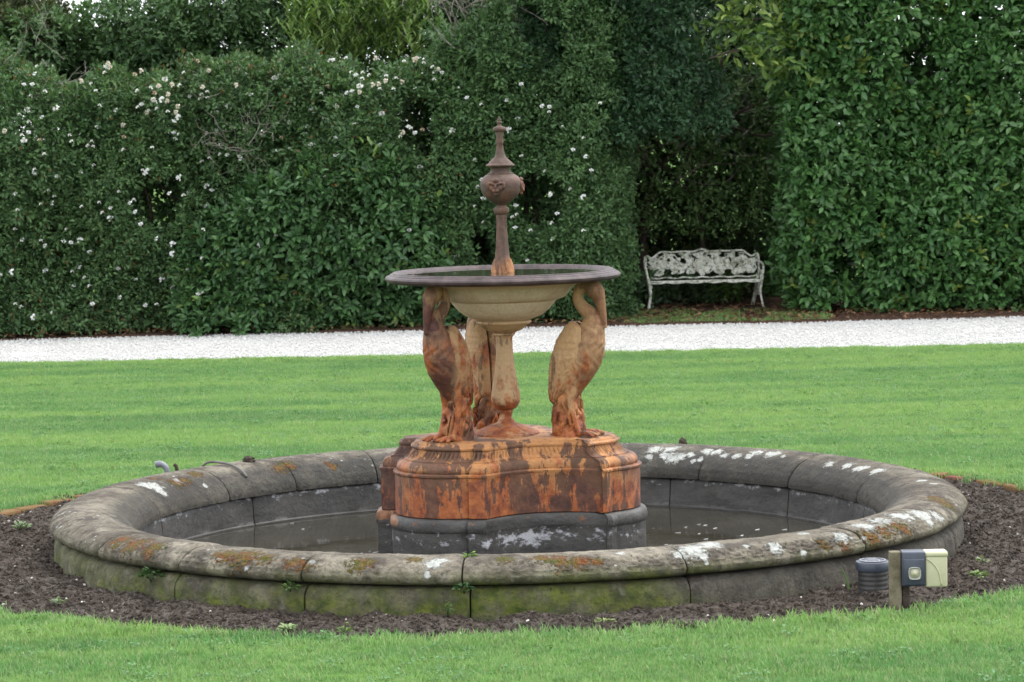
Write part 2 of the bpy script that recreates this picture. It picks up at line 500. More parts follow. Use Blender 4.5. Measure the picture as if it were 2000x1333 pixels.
def build_ground():
    v, f = lathe([(2.0, -0.09), (4, -0.09), (10, -0.09), (40, -0.09), (200, -0.09), (900, -0.09)], 96)
    g = link('ground', mesh_py('ground', v, f, False), 'lawn'); tag(g, kind='structure')
    # lawn: polar sheet from the edge of the bed to the gravel
    v, f = [], []
    NA, NR = 360, 34
    for i in range(NA):
        a = -math.pi + 2 * math.pi * i / NA
        r0 = bed_r(math.degrees(a))
        rmax = 16.0
        s = math.sin(a)
        if s + 0.054 * math.cos(a) > 0.2:
            # distance to the gravel line y = 10.5 - .054 x
            rmax = min(rmax, 10.5 / (s + 0.054 * math.cos(a)))
        for k in range(NR):
            t = (k / (NR - 1)) ** 1.8
            r = r0 + (rmax - r0) * t
            z = 0.018 * mnoise.noise((r * math.cos(a) * 0.7, r * s * 0.7, 0)) if 0 < k < NR - 1 else 0.0
            if k == 0: z = -0.03
            v.append((r * math.cos(a), r * s, z))
    for i in range(NA):
        j = (i + 1) % NA
        for k in range(NR - 1):
            f.append((i * NR + k, j * NR + k, j * NR + k + 1, i * NR + k + 1))
    lw = link('lawn', mesh_py('lawn', v, f, True), 'lawn'); tag(lw, kind='structure')
    # gravel path
    v, f = [], []
    nx, ny = 260, 12
    for i in range(nx + 1):
        x = -13 + 26 * i / nx
        y0 = near_edge(x) - 0.02 + 0.02 * mnoise.noise((x * 6, 0, 0)); y1 = far_edge(x)
        for k in range(ny + 1):
            y = y0 + (y1 - y0) * k / ny
            v.append((x, y, -0.004 + 0.014 * mnoise.noise((x * 2, y * 2, 3))))
    for i in range(nx):
        for k in range(ny):
            a = i * (ny + 1) + k
            f.append((a, a + ny + 1, a + ny + 2, a + 1))
    gp = link('gravel_path', mesh_py('gravel_path', v, f, True), 'gravel'); tag(gp, kind='structure')
    # earth verge with leaf litter under the hedges
    v, f = [], []
    nx, ny = 200, 26
    for i in range(nx + 1):
        x = -13 + 26 * i / nx
        y0 = far_edge(x) - 0.03
        for k in range(ny + 1):
            y = y0 + (19.5 - y0) * (k / ny) ** 1.6
            v.append((x, y, (0.012 if k else -0.02) + 0.03 * abs(mnoise.noise((x * 3, y * 3, 5)))))
    for i in range(nx):
        for k in range(ny):
            a = i * (ny + 1) + k
            f.append((a, a + ny + 1, a + ny + 2, a + 1))
    vg = link('earth_verge', mesh_py('earth_verge', v, f, True), 'litter'); tag(vg, kind='structure')
    # dug soil bed round the basin
    v, f = [], []
    NA, NR = 1000, 44
    for i in range(NA):
        a = -math.pi + 2 * math.pi * i / NA
        r1 = bed_r(math.degrees(a)) + 0.05
        ca, sa = math.cos(a), math.sin(a)
        for k in range(NR):
            r = 2.03 + (r1 - 2.03) * k / (NR - 1)
            x, y = r * ca, r * sa
            z = 0.035 * fbm(x * 5, y * 5, 1.3, 3) + 0.020 * abs(mnoise.noise((x * 17, y * 17, 4))) + 0.014 * abs(mnoise.noise((x * 38, y * 38, 9)))
            z += 0.02 * math.exp(-((r - 2.3) / 0.2) ** 2) - 0.012
            if k == NR - 1: z = -0.05
            v.append((x, y, z))
    for i in range(NA):
        j = (i + 1) % NA
        for k in range(NR - 1):
            f.append((i * NR + k, j * NR + k, j * NR + k + 1, i * NR + k + 1))
    so = link('soil_bed', mesh_py('soil_bed', v, f, True), 'soil'); tag(so, kind='structure')
    return lw
build_ground()

def soil_z(x, y):
    return 0.035 * fbm(x * 5, y * 5, 1.3, 3) + 0.012

# ------------------------------------------------------------------ fountain basin (ring of stones)
COPING = [(1.722, 0.075), (1.722, 0.095), (1.735, 0.128), (1.762, 0.160), (1.80, 0.19), (1.85, 0.211), (1.90, 0.221), (1.95, 0.224), (2.0, 0.221), (2.04, 0.213), (2.073, 0.199), (2.096, 0.18), (2.107, 0.16), (2.105, 0.144), (2.093, 0.131), (2.065, 0.124), (1.95, 0.124), (1.80, 0.075)]
COURSE = [(1.99, 0.116), (2.045, 0.116), (2.058, 0.112), (2.072, 0.102), (2.085, 0.088), (2.091, 0.072), (2.094, 0.03), (2.098, -0.02), (2.098, -0.08), (1.99, -0.08)]
INNER = [(1.95, 0.07), (1.745, 0.07), (1.738, 0.06), (1.726, -0.062), (1.716, -0.068), (1.714, -0.3), (1.95, -0.3)]
LICHEN = [(160.0,1.835,0.055),(161.2,1.87,0.04),(160.2,1.783,0.03),(152.8,1.838,0.023),(-98.5,2.053,0.034),(-97.6,2.031,0.03),(-98.9,2.1,0.016),(-68.9,2.015,0.061),(-66.0,1.973,0.05),(-68.2,2.076,0.025),(-70.7,2.054,0.033),(-58.7,2.063,0.035),(-48.4,2.061,0.042),(-77.3,2.004,0.02),(-62.0,2.037,0.017),(-52.1,1.963,0.025),(-55.5,2.1,0.013),(-42.5,2.016,0.056),(-38.1,1.994,0.052),(-33.0,1.997,0.062),(-29.4,2.038,0.062),(-26.5,2.071,0.04),(-30.5,2.088,0.031),(-120.2,2.1,0.012),(-45.4,2.087,0.017),(-68.2,2.1,0.01),(62.7,1.789,0.027),(60.9,1.775,0.037),(59.6,1.783,0.032),(58.1,1.802,0.024),(56.9,1.768,0.016),(55.8,1.778,0.016),(51.8,1.814,0.024),(49.4,1.818,0.026),(47.1,1.826,0.024),(55.5,1.852,0.037),(54.0,1.851,0.035),(62.4,1.85,0.043),(65.0,1.841,0.038),(43.4,1.872,0.047),(46.7,1.876,0.037),(29.2,1.833,0.031),(25.0,1.848,0.036),(20.9,1.859,0.04),(16.3,1.867,0.04),(21.7,1.835,0.02),(1.1,1.931,0.029),(-2.5,1.966,0.024),(-112.4,2.057,0.018),(-107.5,2.057,0.01),(148.4,1.769,0.015),(65.2,1.78,0.021),(40.6,1.847,0.016)]
MOSS = [(-143.6,2.038,0.048),(-139.7,2.045,0.054),(-135.9,2.052,0.043),(-121.5,2.036,0.058),(-124.4,2.037,0.038),(-118.5,2.045,0.031),(-114.6,2.063,0.031),(-112.9,2.069,0.029),(-106.9,2.057,0.037),(-105.8,2.044,0.024),(-100.7,2.007,0.024),(-90.6,2.013,0.03),(-86.3,2.021,0.032),(-84.4,2.046,0.04),(-82.4,2.056,0.036),(-80.5,2.061,0.024),(-18.0,2.021,0.051),(-16.2,1.971,0.037),(-19.8,2.055,0.034),(-38.0,2.051,0.044),(-37.0,2.081,0.035),(-48.9,2.089,0.03),(-44.1,2.084,0.039),(-41.0,2.08,0.035),(-51.9,2.079,0.025),(153.8,1.819,0.036),(151.3,1.826,0.031),(128.5,1.824,0.037),(130.6,1.801,0.032),(120.5,1.782,0.021),(147.1,1.864,0.031),(155.4,1.918,0.025),(121.2,1.801,0.016)]

def coping_z(r):
    pr = COPING[:14]
    for (a, b), (c, d) in zip(pr[:-1], pr[1:]):
        if a <= r <= c and c > a:
            return b + (d - b) * (r - a) / (c - a)
    return 0.14

def patch_pts(L):
    return np.array([(r * math.cos(R(a)), r * math.sin(R(a)), coping_z(min(r, 2.1)), s) for a, r, s in L])

PL, PM = patch_pts(LICHEN), patch_pts(MOSS)

def patch_field(V, P, K=1.0):
    out = np.zeros(len(V))
    for x, y, z, s in P:
        d = np.sqrt(((V - np.array((x, y, z))) ** 2).sum(1))
        out = np.maximum(out, 1.05 - 0.62 * d / (s * K))
    return np.clip(out, 0, 1)

def ring_stone(name, a0, a1, prof, parent, kind, step=0.010, astep=0.010, tilt=0.0, push=0.0):
    """one stone of the ring between two angles (degrees), closed cross section"""
    pr = subdiv_prof(prof + [prof[0]], step)[:-1]
    n = len(pr)
    gap = 0.0035 / 2.0
    A0, A1 = R(a0) + gap, R(a1) - gap
    m = max(6, int((A1 - A0) * 2.05 / astep))
    cr = sum(p[0] for p in pr) / n; cz = sum(p[1] for p in pr) / n
    V = []
    # mark arc position along the profile for the carved band
    for i in range(m + 1):
        t = i / m
        a = A0 + (A1 - A0) * t
        s_end = min(t, 1 - t) * (A1 - A0) * 2.05
        rd = 0.007 * max(0.0, 1 - s_end / 0.016) ** 2
        for (r, z) in pr:
            dr, dz = r - cr, z - cz
            L = math.hypot(dr, dz) + 1e-6
            x, y = r * math.cos(a), r * math.sin(a)
            d = -rd + 0.0035 * fbm(x * 7, y * 7, z * 7 + 3, 3) + 0.0018 * mnoise.noise((x * 40, y * 40, z * 40))
            if kind == 'coping' and r > 2.0 and z > 0.13:
                # worn guilloche: overlapping rings along the outer face
                s = a * 2.1
                q_ = (0.221 - z) + (r - 2.0) * 0.55          # rough arc length down the outer face
                if q_ > 0.03:
                    fade = min(1.0, (q_ - 0.03) / 0.012) * min(1.0, max(0.0, (0.135 - q_) / 0.012))
                    sp = 0.092
                    wear = 0.55 + 0.5 * mnoise.noise((a * 3, 0.3, 1))
                    if -92 < math.degrees(a) < -38: wear += 0.35
                    for q, rads in ((0.0, (0.066, 0.048, 0.024)), (0.5, (0.036,))):
                        ph = ((s / sp + q) % 1.0 - 0.5) * sp
                        rho = math.hypot(ph, (q_ - 0.03) * 0.85)
                        for rr in rads:
                            d -= 0.0075 * fade * wear * math.exp(-((rho - rr) / 0.006) ** 2)
            rr_ = r + d * dr / L + push
            zz = z + d * dz / L + tilt * (t - 0.5)
            V.append((rr_ * math.cos(a), rr_ * math.sin(a), zz))
    F = []
    for i in range(m):
        for k in range(n):
            k2 = (k + 1) % n
            F.append((i * n + k, i * n + k2, (i + 1) * n + k2, (i + 1) * n + k))
    F.append(tuple(range(n)))
    F.append(tuple(m * n + k for k in reversed(range(n))))
    me = mesh_py(name, V, F, True)
    sharp(me, 50)
    Vn = np.array(V)
    r = np.hypot(Vn[:, 0], Vn[:, 1]); z = Vn[:, 2]
    ang = np.degrees(np.arctan2(Vn[:, 1], Vn[:, 0]))
    if kind == 'inner':
        fattr(me, 'scale', np.clip((z - 0.01) / 0.05, -1.2, 1) * 0.6 - 0.05)
        fattr(me, 'rust', np.zeros(len(V)))
    else:
        fattr(me, 'lichen', patch_field(Vn, PL) if kind == 'coping' else np.zeros(len(V)))
        fattr(me, 'moss', patch_field(Vn, PM, 1.35) if kind == 'coping' else np.zeros(len(V)))
        fattr(me, 'top', np.clip((z - 0.13) / 0.05, 0, 1) if kind == 'coping' else np.zeros(len(V)))
        if kind == 'coping':
            al = np.clip((0.19 - z) / 0.06, 0, 1) * (r > 2.0) * np.clip(0.35 + 0.5 * np.exp(-((ang + 85) / 30) ** 2), 0, 1)
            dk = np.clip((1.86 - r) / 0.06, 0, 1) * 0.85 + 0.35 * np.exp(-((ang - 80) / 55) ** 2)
        else:
            al = 0.45 + 0.55 * np.clip((0.08 - z) / 0.06, 0, 1) + 0.5 * np.exp(-((ang + 88) / 16) ** 2) + 0.25 * np.exp(-((ang + 125) / 20) ** 2) - 0.9 * np.clip((ang + 76) / 10, 0, 1) * (ang < 20)
            dk = 0.15 + 0.55 * np.clip((ang + 76) / 10, 0, 1) * (ang < 20)
        fattr(me, 'algae', np.clip(al, 0, 1)); fattr(me, 'dark', np.clip(dk, 0, 1))
    return link(name, me, 'poolwall' if kind == 'inner' else 'stone', parent)

def build_basin():
    root = empty('fountain_basin')
    tag(root, 'round grey stone pool surround with lichen-spotted rounded coping, in the soil bed', 'basin')
    J = [-167.9, -146, -130, -113.2, -95.1, -70.5, -45.5, -27, -8.5, 14.5, 35.7, 55.2, 76, 96, 113, 128.7, 143.8, 166]
    for k, a in enumerate(J):
        b = J[(k + 1) % len(J)]
        if b < a: b += 360
        back = 70 < a < 110
        fs = 0.006 if -135 < a < -40 else 0.010
        ring_stone('coping_stone', a, b, COPING, root, 'coping', fs, fs, tilt=rnd.uniform(-0.006, 0.006), push=rnd.uniform(-0.004, 0.004))
    J = [-158.7, -130.9, -113.0, -94.3, -70.0, -45, -20, 5, 30, 55, 80, 105, 130, 155, 178]
    for k, a in enumerate(J):
        b = J[(k + 1) % len(J)]
        if b < a: b += 360
        vis = a < 30 or a > 150
        ring_stone('plinth_stone', a, b, COURSE, root, 'course', 0.014 if vis else 0.04, 0.014 if vis else 0.06, push=rnd.uniform(-0.004, 0.006))
    J = [-170, -130, -90, -50, -10, 12, 36, 61, 86, 112, 138, 164]
    for k, a in enumerate(J):
        b = J[(k + 1) % len(J)]
        if b < a: b += 360
        vis = b > 0
        ring_stone('wall_stone', a, b, INNER, root, 'inner', 0.014 if vis else 0.05, 0.018 if vis else 0.06)
    v, f = lathe([(0, -0.28), (0.6, -0.28), (1.8, -0.28)], 48)
    link('pool_floor', mesh_py('pool_floor', v, f), 'poolwall', root)
    return root
build_basin()
v, f = lathe([(0.02, -0.075), (0.5, -0.075), (1.0, -0.075), (1.4, -0.075), (1.72, -0.075)], 96)
f.append(tuple(i * 5 for i in range(96)))
tag(link('pool_water', mesh_py('pool_water', v, f), 'water'), kind='structure')

# ------------------------------------------------------------------ fountain
def arc(cx, cy, r, a0, a1, n):
    return [(cx + r * math.cos(R(a0 + (a1 - a0) * i / n)), cy + r * math.sin(R(a0 + (a1 - a0) * i / n))) for i in range(n + 1)]

def quad_bez(p, c, q, n):
    return [((1 - t) ** 2 * p[0] + 2 * t * (1 - t) * c[0] + t * t * q[0], (1 - t) ** 2 * p[1] + 2 * t * (1 - t) * c[1] + t * t * q[1]) for t in [i / n for i in range(n + 1)]]

def base_outline():
    P = []
    KB = 0.965
    P += [(0.440, -0.352), (0.444, -0.372), (0.466, -0.372), (0.482, -0.345)]
    P += arc(0.365, -0.085, 0.27, -62, 78, 40)
    P += [(0.425, 0.195), (0.40, 0.235)]
    P += quad_bez((0.40, 0.235), (0.24, 0.24), (0.245, 0.43), 24)[1:]
    P += arc(-0.03, 0.30, 0.29, 24, 156, 40)
    P += [(-0.335, 0.42), (-0.36, 0.38)]
    P += quad_bez((-0.36, 0.38), (-0.37, 0.18), (-0.585, 0.075), 24)[1:]
    P += [(-0.605, 0.06), (-0.605, -0.085), (-0.535, -0.10)]
    P += arc(-0.24, -0.17, 0.295, 172, 284, 40)
    P += [(-0.172, -0.452), (-0.182, -0.474), (-0.100, -0.496), (-0.088, -0.478)]
    P += quad_bez((-0.088, -0.478), (0.10, -0.20), (0.440, -0.352), 40)[1:-1]
    P = [(x * KB, y * KB) for x, y in P]
    out = []
    m = len(P)
    for i in range(m):
        a, b = P[i], P[(i + 1) % m]
        d = math.hypot(b[0] - a[0], b[1] - a[1])
        if d < 1e-6: continue
        k = max(1, int(d / 0.004))
        for j in range(k):
            out.append((a[0] + (b[0] - a[0]) * j / k, a[1] + (b[1] - a[1]) * j / k))
    return out

def tiered(outline, prof, top=True, flute=None, rough=0.0):
    n = len(outline)
    S, acc = [], 0.0
    for i in range(n):
        S.append(acc)
        acc += math.hypot(outline[(i + 1) % n][0] - outline[i][0], outline[(i + 1) % n][1] - outline[i][1])
    V, F = [], []
    for (s, z) in prof:
        for i, (x, y) in enumerate(outline):
            ss = s
            if flute and flute[0] <= z <= flute[1]:
                w = math.sin(math.pi * (z - flute[0]) / (flute[1] - flute[0]))
                ss += 0.036 * w * (abs(math.sin(S[i] * math.pi / 0.0235)) - 0.5)
            if rough:
                ss += rough * mnoise.noise((x * 9, y * 9, z * 9))
            V.append((x * ss, y * ss, z))
    for k in range(len(prof) - 1):
        for i in range(n):
            j = (i + 1) % n
            F.append((k * n + i, k * n + j, (k + 1) * n + j, (k + 1) * n + i))
    if top:
        k = len(prof) - 1
        c = len(V); V.append((0, 0, prof[-1][1] + 0.004))
        for i in range(n):
            F.append((k * n + i, k * n + (i + 1) % n, c))
    return V, F

BIRDS = [-140.0, -22.0, 106.0]
BTURN = [8.0, 0.0, 0.0]
BR = [0.335, 0.352, 0.36]

def remesh(v, f, vox, smooth=6):
    me = bpy.data.meshes.new('tmp'); me.from_pydata([tuple(p) for p in v], [], f)
    o = bpy.data.objects.new('tmp', me); COL.objects.link(o)
    md = o.modifiers.new('r', 'REMESH'); md.mode = 'VOXEL'; md.voxel_size = vox; md.use_smooth_shade = True
    sm = o.modifiers.new('s', 'SMOOTH'); sm.factor = 0.5; sm.iterations = smooth
    dg = bpy.context.evaluated_depsgraph_get()
    out = bpy.data.meshes.new_from_object(o.evaluated_get(dg))
    bpy.data.objects.remove(o); bpy.data.meshes.remove(me)
    return out

def loft(secs, seg=20):
    """secs: (z, uc, vc, hu, hv)"""
    v, f = [], []
    for z, uc, vc, hu, hv in secs:
        for k in range(seg):
            a = 2 * math.pi * k / seg
            v.append((uc + hu * math.cos(a), vc + hv * math.sin(a), z))
    n = len(secs)
    for i in range(n - 1):
        for k in range(seg):
            k2 = (k + 1) % seg
            f.append((i * seg + k, i * seg + k2, (i + 1) * seg + k2, (i + 1) * seg + k))
    f.append(tuple(reversed(range(seg)))); f.append(tuple((n - 1) * seg + k for k in range(seg)))
    return v, f

def heron_meshes():
    U0, Z0 = 0.36, 0.49
    # body
    secs = [(0.655, .325, 0, .030, .030), (0.69, .336, 0, .048, .046), (0.74, .354, 0, .072, .062), (0.80, .380, 0, .090, .072), (0.86, .395, 0, .100, .077),
            (0.92, .410, 0, .092, .073), (0.97, .430, 0, .072, .06), (1.01, .445, 0, .052, .047), (1.045, .447, 0, .036, .036)]
    v, f = loft(secs)
    def add(pts, rad, seg=12, flat=1.0):
        b = len(v)
        P = catmull([(p[0], p[2] if len(p) > 2 else 0.0, p[1]) for p in pts], 5)
        rr = np.interp(np.linspace(0, len(rad) - 1, len(P)), range(len(rad)), rad)
        tube(P, list(rr), seg, v, f, flat)
    add([(.435, .985), (.446, 1.018), (.432, 1.05), (.400, 1.08), (.378, 1.114), (.379, 1.150), (.402, 1.176), (.432, 1.176)], [.05, .043, .036, .030, .0265, .0255, .0265, .03])
    add([(.425, 1.172), (.448, 1.166), (.468, 1.146), (.482, 1.108), (.494, 1.05), (.503, .985)], [.033, .043, .039, .0265, .019, .012])
    for s in (-1, 1):
        add([(.452, 1.176, .026 * s), (.468, 1.168, .029 * s), (.478, 1.15, .024 * s)], [.008, .011, .006], 8)
    for s in (-1, 1):
        add([(.352, .72, .03 * s), (.345, .64, .038 * s), (.36, .57, .04 * s), (.384, .505, .042 * s)], [.030, .018, .0135, .0135])
        for dv in (-.028, .002, .03):
            add([(.38, .502, .042 * s), (.425, .507, .042 * s + dv * .6), (.478 - abs(dv) * .4, .496, .042 * s + dv * 1.2)], [.013, .0105, .007], 8)
    body = remesh(v, f, 0.0036, 3)
    body.name = 'heron_body'
    V = np.empty(len(body.vertices) * 3); body.vertices.foreach_get('co', V); V = V.reshape(-1, 3)
    # breast plumes: fine vertical furrows on the front of the neck and breast
    N = np.empty(len(body.vertices) * 3); body.vertices.foreach_get('normal', N); N = N.reshape(-1, 3)
    w = np.clip((V[:, 2] - .72) / .1, 0, 1) * np.clip((1.04 - V[:, 2]) / .1, 0, 1)
    ang = np.arctan2(V[:, 1], V[:, 0] - .36)
    V += N * (0.0012 * w * np.sin(ang * 16 + 5 * np.sin(V[:, 2] * 38)))[:, None]
    V -= np.array((U0, 0, Z0))
    body.vertices.foreach_set('co', V.ravel()); body.update()
    zz = V[:, 2] + Z0
    fattr(body, 'bare', np.clip((V[:, 0] + .0) / .06, 0, 1) * np.clip((1.15 - zz) / .15, 0, 1) * np.clip((zz - .55) / .1, 0, 1) * 0.95 + np.clip((V[:, 0] - .098) / .015, 0, 1) * (zz > 1.0) * .8)
    # wings
    wings = []
    zs = np.array([1.015, .99, .93, .86, .81, .705, .665, .635])
    uf = np.array([.365, .405, .412, .398, .382, .322, .285, .262]); ub = np.array([.335, .315, .275, .252, .242, .234, .236, .246])
    vo = np.array([.034, .054, .072, .076, .070, .052, .038, .028])
    for s in (-1, 1):
        NZ, NQ = 84, 40
        outer, inner = [], []
        for i in range(NZ + 1):
            z = 1.015 + (.635 - 1.015) * i / NZ
            a = np.interp(-z, -zs, uf); b = np.interp(-z, -zs, ub); vv = np.interp(-z, -zs, vo)
            for q in range(NQ + 1):
                t = q / NQ
                u = a + (b - a) * math.sin(t * math.pi / 2) ** 0.9
                yv = vv * (0.98 - 0.9 * t ** 2.2)
                d = 0.0
                if z > 0.86:      # rows of scale feathers
                    row = (z - 0.86) / 0.03
                    ph = (t * 6 + 0.5 * (int(row) % 2)) % 1.0
                    edge = (row % 1.0) - 0.45 * (2 * ph - 1) ** 2
                    d = 0.0036 * (1 - (edge % 1.0))
                else:             # long flight feathers
                    ph = (t * 5.5 + (0.86 - z) * 5.0) % 1.0
                    d = 0.0075 * (1 - ph) + 0.001
                e = min(1.0, min(t, 1 - t) * 9, min(i, NZ - i) / 3)
                nx, ny = -math.sin(t * 1.3) * 0.7, math.cos(t * 1.3)
                outer.append((u + nx * (d + 0.004) * e - U0, s * (yv + ny * (d + 0.006) * e), z - Z0))
                inner.append((u + 0.02 * t - U0, s * max(0.0, yv - 0.022), z - Z0))
        vv_ = outer + inner
        nn = len(outer); ff = []
        for i in range(NZ):
            for q in range(NQ):
                k = i * (NQ + 1) + q
                ff.append((k, k + 1, k + NQ + 2, k + NQ + 1))
                ff.append((nn + k, nn + k + NQ + 1, nn + k + NQ + 2, nn + k + 1))
        for i in range(NZ):
            for q in (0, NQ):
                k = i * (NQ + 1) + q; k2 = k + NQ + 1
                ff.append((k, k2, nn + k2, nn + k))
        for q in range(NQ):
            for i in (0, NZ):
                k = i * (NQ + 1) + q
                ff.append((k, nn + k, nn + k + 1, k + 1))
        me = mesh_py('heron_wing', vv_, ff, True); sharp(me, 50)
        fattr(me, 'bare', np.zeros(len(vv_)))
        wings.append(me)
    # reeds and rock behind the legs
    v, f = [], []
    SEG, NZ = 44, 46
    for i in range(NZ + 1):
        t = i / NZ; z = 0.0 + 0.205 * t
        hu = 0.060 - 0.012 * t + 0.012 * (1 - t) ** 3; hv = 0.054 - 0.016 * t + 0.008 * (1 - t) ** 3
        for k in range(SEG):
            a = 2 * math.pi * k / SEG
            d = 0.011 * abs(math.sin(a * 1.5 + t * 9.0)) + 0.007 * math.sin(a * 4 - t * 14) + 0.006 * mnoise.noise((math.cos(a) * 3, math.sin(a) * 3, t * 9))
            v.append((-0.045 - 0.012 * t + (hu + d) * math.cos(a), (hv + d) * math.sin(a), z))
    for i in range(NZ):
        for k in range(SEG):
            k2 = (k + 1) % SEG
            f.append((i * SEG + k, i * SEG + k2, (i + 1) * SEG + k2, (i + 1) * SEG + k))
    f.append(tuple(NZ * SEG + k for k in range(SEG)))
    rr = random.Random(4)
    for q in range(16):
        a = 2 * math.pi * q / 16 + rr.uniform(-.15, .15)
        tw = rr.uniform(0.5, 1.3) * rr.choice((-1, 1)); top = rr.uniform(.1, .2)
        P = []
        for i in range(8):
            t = i / 7; aa = a + tw * t
            rad = 0.061 + 0.009 * math.sin(t * 3)
            P.append((-0.045 + rad * math.cos(aa), 0.92 * rad * math.sin(aa), 0.004 + top * t - (0.03 * max(0, t - .75) / .25)))
        tube(P, [.012 * (1 - .75 * (i / 7) ** 2) for i in range(8)], 6, v, f, 0.45)
    reeds = mesh_py('heron_reeds', v, f, True); sharp(reeds, 60)
    fattr(reeds, 'bare', np.zeros(len(v)))
    return body, wings, reeds

def build_fountain():
    root = empty('fountain', (0, 0, 0.0))
    tag(root, 'rusty cast iron fountain with three herons holding up a wide bowl', 'fountain')
    out = base_outline()
    # stone plinth standing in the water
    pr = [(1.035, -0.28), (1.035, -0.10), (1.035, -0.02), (1.035, 0.06), (1.036, 0.094), (1.044, 0.098), (1.05, 0.108), (1.052, 0.122), (1.047, 0.138), (1.036, 0.150), (1.015, 0.157), (0.9, 0.157)]
    V, F = tiered(out, pr, True, rough=0.004)
    me = mesh_py('stone_plinth', V, F, True); sharp(me, 40)
    Vn = np.array(V)
    sc = np.exp(-((Vn[:, 2] - 0.075) / 0.028) ** 2) * 0.62 + 0.05
    x, y = Vn[:, 0], Vn[:, 1]
    sc += 0.5 * np.exp(-(((x - .12) / .14) ** 2 + ((Vn[:, 2] - .055) / .022) ** 2)) * (y < 0)
    fattr(me, 'scale', sc)
    fattr(me, 'rust', np.exp(-((Vn[:, 2] - 0.14) / 0.03) ** 2) * (0.3 + 0.5 * (x < -.5)))
    link('stone_plinth', me, 'poolwall', root)
    # iron base
    pr = [(0.985, 0.1585), (1.0, 0.162), (1.0, 0.20), (1.0, 0.25), (1.0, 0.30), (1.0, 0.340), (1.012, 0.346), (1.014, 0.354), (1.0, 0.358), (0.978, 0.360),
          (0.984, 0.366), (0.984, 0.378), (0.974, 0.391), (0.956, 0.400), (0.935, 0.4045), (0.918, 0.405), (0.916, 0.411), (0.900, 0.413), (0.892, 0.415), (0.872, 0.421), (0.855, 0.429), (0.842, 0.438), (0.835, 0.448), (0.833, 0.455),
          (0.846, 0.457), (0.853, 0.462), (0.853, 0.468), (0.843, 0.473), (0.825, 0.475), (0.822, 0.480), (0.812, 0.486), (0.79, 0.489), (0.5, 0.490)]
    V, F = tiered(out, pr, True, flute=(0.413, 0.452))
    me = mesh_py('iron_base', V, F, True); sharp(me, 32)
    Vn = np.array(V); x, y, z = Vn.T
    bare = np.clip((np.hypot(x - 0.05, (y + .5) * 0.6) - .44) / .12, 0, 1) * np.clip((z - .2) / .15, 0.25, 1)
    fattr(me, 'bare', bare)
    link('iron_base', me, 'iron_base', root)
    # raised panel frames on the lobes and on the concave front face
    # column
    pr = [(0.155, 0.488), (0.152, 0.498), (0.138, 0.503), (0.120, 0.515), (0.09, 0.528), (0.062, 0.538), (0.042, 0.545), (0.038, 0.552), (0.036, 0.556), (0.028, 0.566), (0.0265, 0.582), (0.032, 0.592), (0.034, 0.597), (0.03, 0.602),
          (0.045, 0.610), (0.058, 0.622), (0.0655, 0.64), (0.0675, 0.66), (0.065, 0.685), (0.059, 0.72), (0.052, 0.76), (0.046, 0.80), (0.041, 0.85), (0.038, 0.90), (0.037, 0.935), (0.04, 0.946), (0.05, 0.953), (0.05, 0.960),
          (0.058, 0.966), (0.080, 0.974), (0.098, 0.986), (0.11, 0.998), (0.122, 1.003), (0.128, 1.010), (0.126, 1.018), (0.12, 1.022)]
    v, f = lathe(pr, 72)
    nz = len(pr)
    for i in range(72):
        for k in range(nz):
            if 0.66 < pr[k][1] < 0.935:
                a = 2 * math.pi * i / 72
                q = 1 - 0.045 * abs(math.sin(a * 8)) * min(1, (0.94 - pr[k][1]) * 14) * min(1, (pr[k][1] - 0.66) * 12)
                p = v[i * nz + k]; v[i * nz + k] = (p[0] * q, p[1] * q, p[2])
    me = mesh_py('column', v, f, True); sharp(me, 40)
    link('column', me, 'iron_col', root)
    # bowl
    pr = [(0.115, 1.020), (0.14, 1.028), (0.178, 1.043), (0.212, 1.070), (0.236, 1.098), (0.246, 1.112), (0.252, 1.113), (0.262, 1.116), (0.285, 1.124), (0.305, 1.146), (0.325, 1.172), (0.345, 1.186), (0.40, 1.196), (0.49, 1.203)]
    v, f = lathe(pr, 96)
    bw = mesh_py('bowl', v, f, True); sharp(bw, 30)
    bowl = link('bowl', bw, 'iron_bowl', root)
    pr = [(0.48, 1.2025), (0.515, 1.2045), (0.532, 1.209), (0.5425, 1.217), (0.545, 1.226), (0.540, 1.2335), (0.531, 1.238), (0.526, 1.2385), (0.524, 1.242), (0.517, 1.246), (0.513, 1.2465), (0.511, 1.250), (0.506, 1.252), (0.50, 1.250), (0.49, 1.24), (0.46, 1.227), (0.30, 1.215), (0.03, 1.215)]
    v, f = lathe(pr, 120)
    me = mesh_py('rim', v, f, True); sharp(me, 35)
    link('rim', me, 'iron_rim', bowl)
    v, f = lathe([(0.01, 1.2405), (0.25, 1.2405), (0.489, 1.2405)], 72); f.append(tuple(i * 3 for i in range(72)))
    link('bowl_water', mesh_py('bowl_water', v, f), 'water', bowl)
    # upper stem with acanthus foot
    pr = [(0.052, 1.225), (0.051, 1.242), (0.046, 1.252), (0.0435, 1.27), (0.0415, 1.289), (0.036, 1.312), (0.033, 1.334), (0.029, 1.386), (0.0262, 1.43), (0.0245, 1.48), (0.0245, 1.508), (0.030, 1.512), (0.035, 1.519), (0.0365, 1.53), (0.034, 1.539), (0.026, 1.544), (0.022, 1.55), (0.026, 1.556)]
    v, f = lathe(pr, 48)
    nz = len(pr)
    for i in range(48):
        a = 2 * math.pi * i / 48
        for k in range(nz):
            z = pr[k][1]
            p = v[i * nz + k]; q = 1.0
            if 1.31 < z < 1.5: q = 1 - 0.08 * (0.5 + 0.5 * math.cos(a * 8))
            v[i * nz + k] = (p[0] * q, p[1] * q, p[2])
    me = mesh_py('upper_stem', v, f, True); sharp(me, 45)
    z = np.array(v)[:, 2]; fattr(me, 'bare', np.clip((z - 1.27) / .06, 0, 1) * .9)
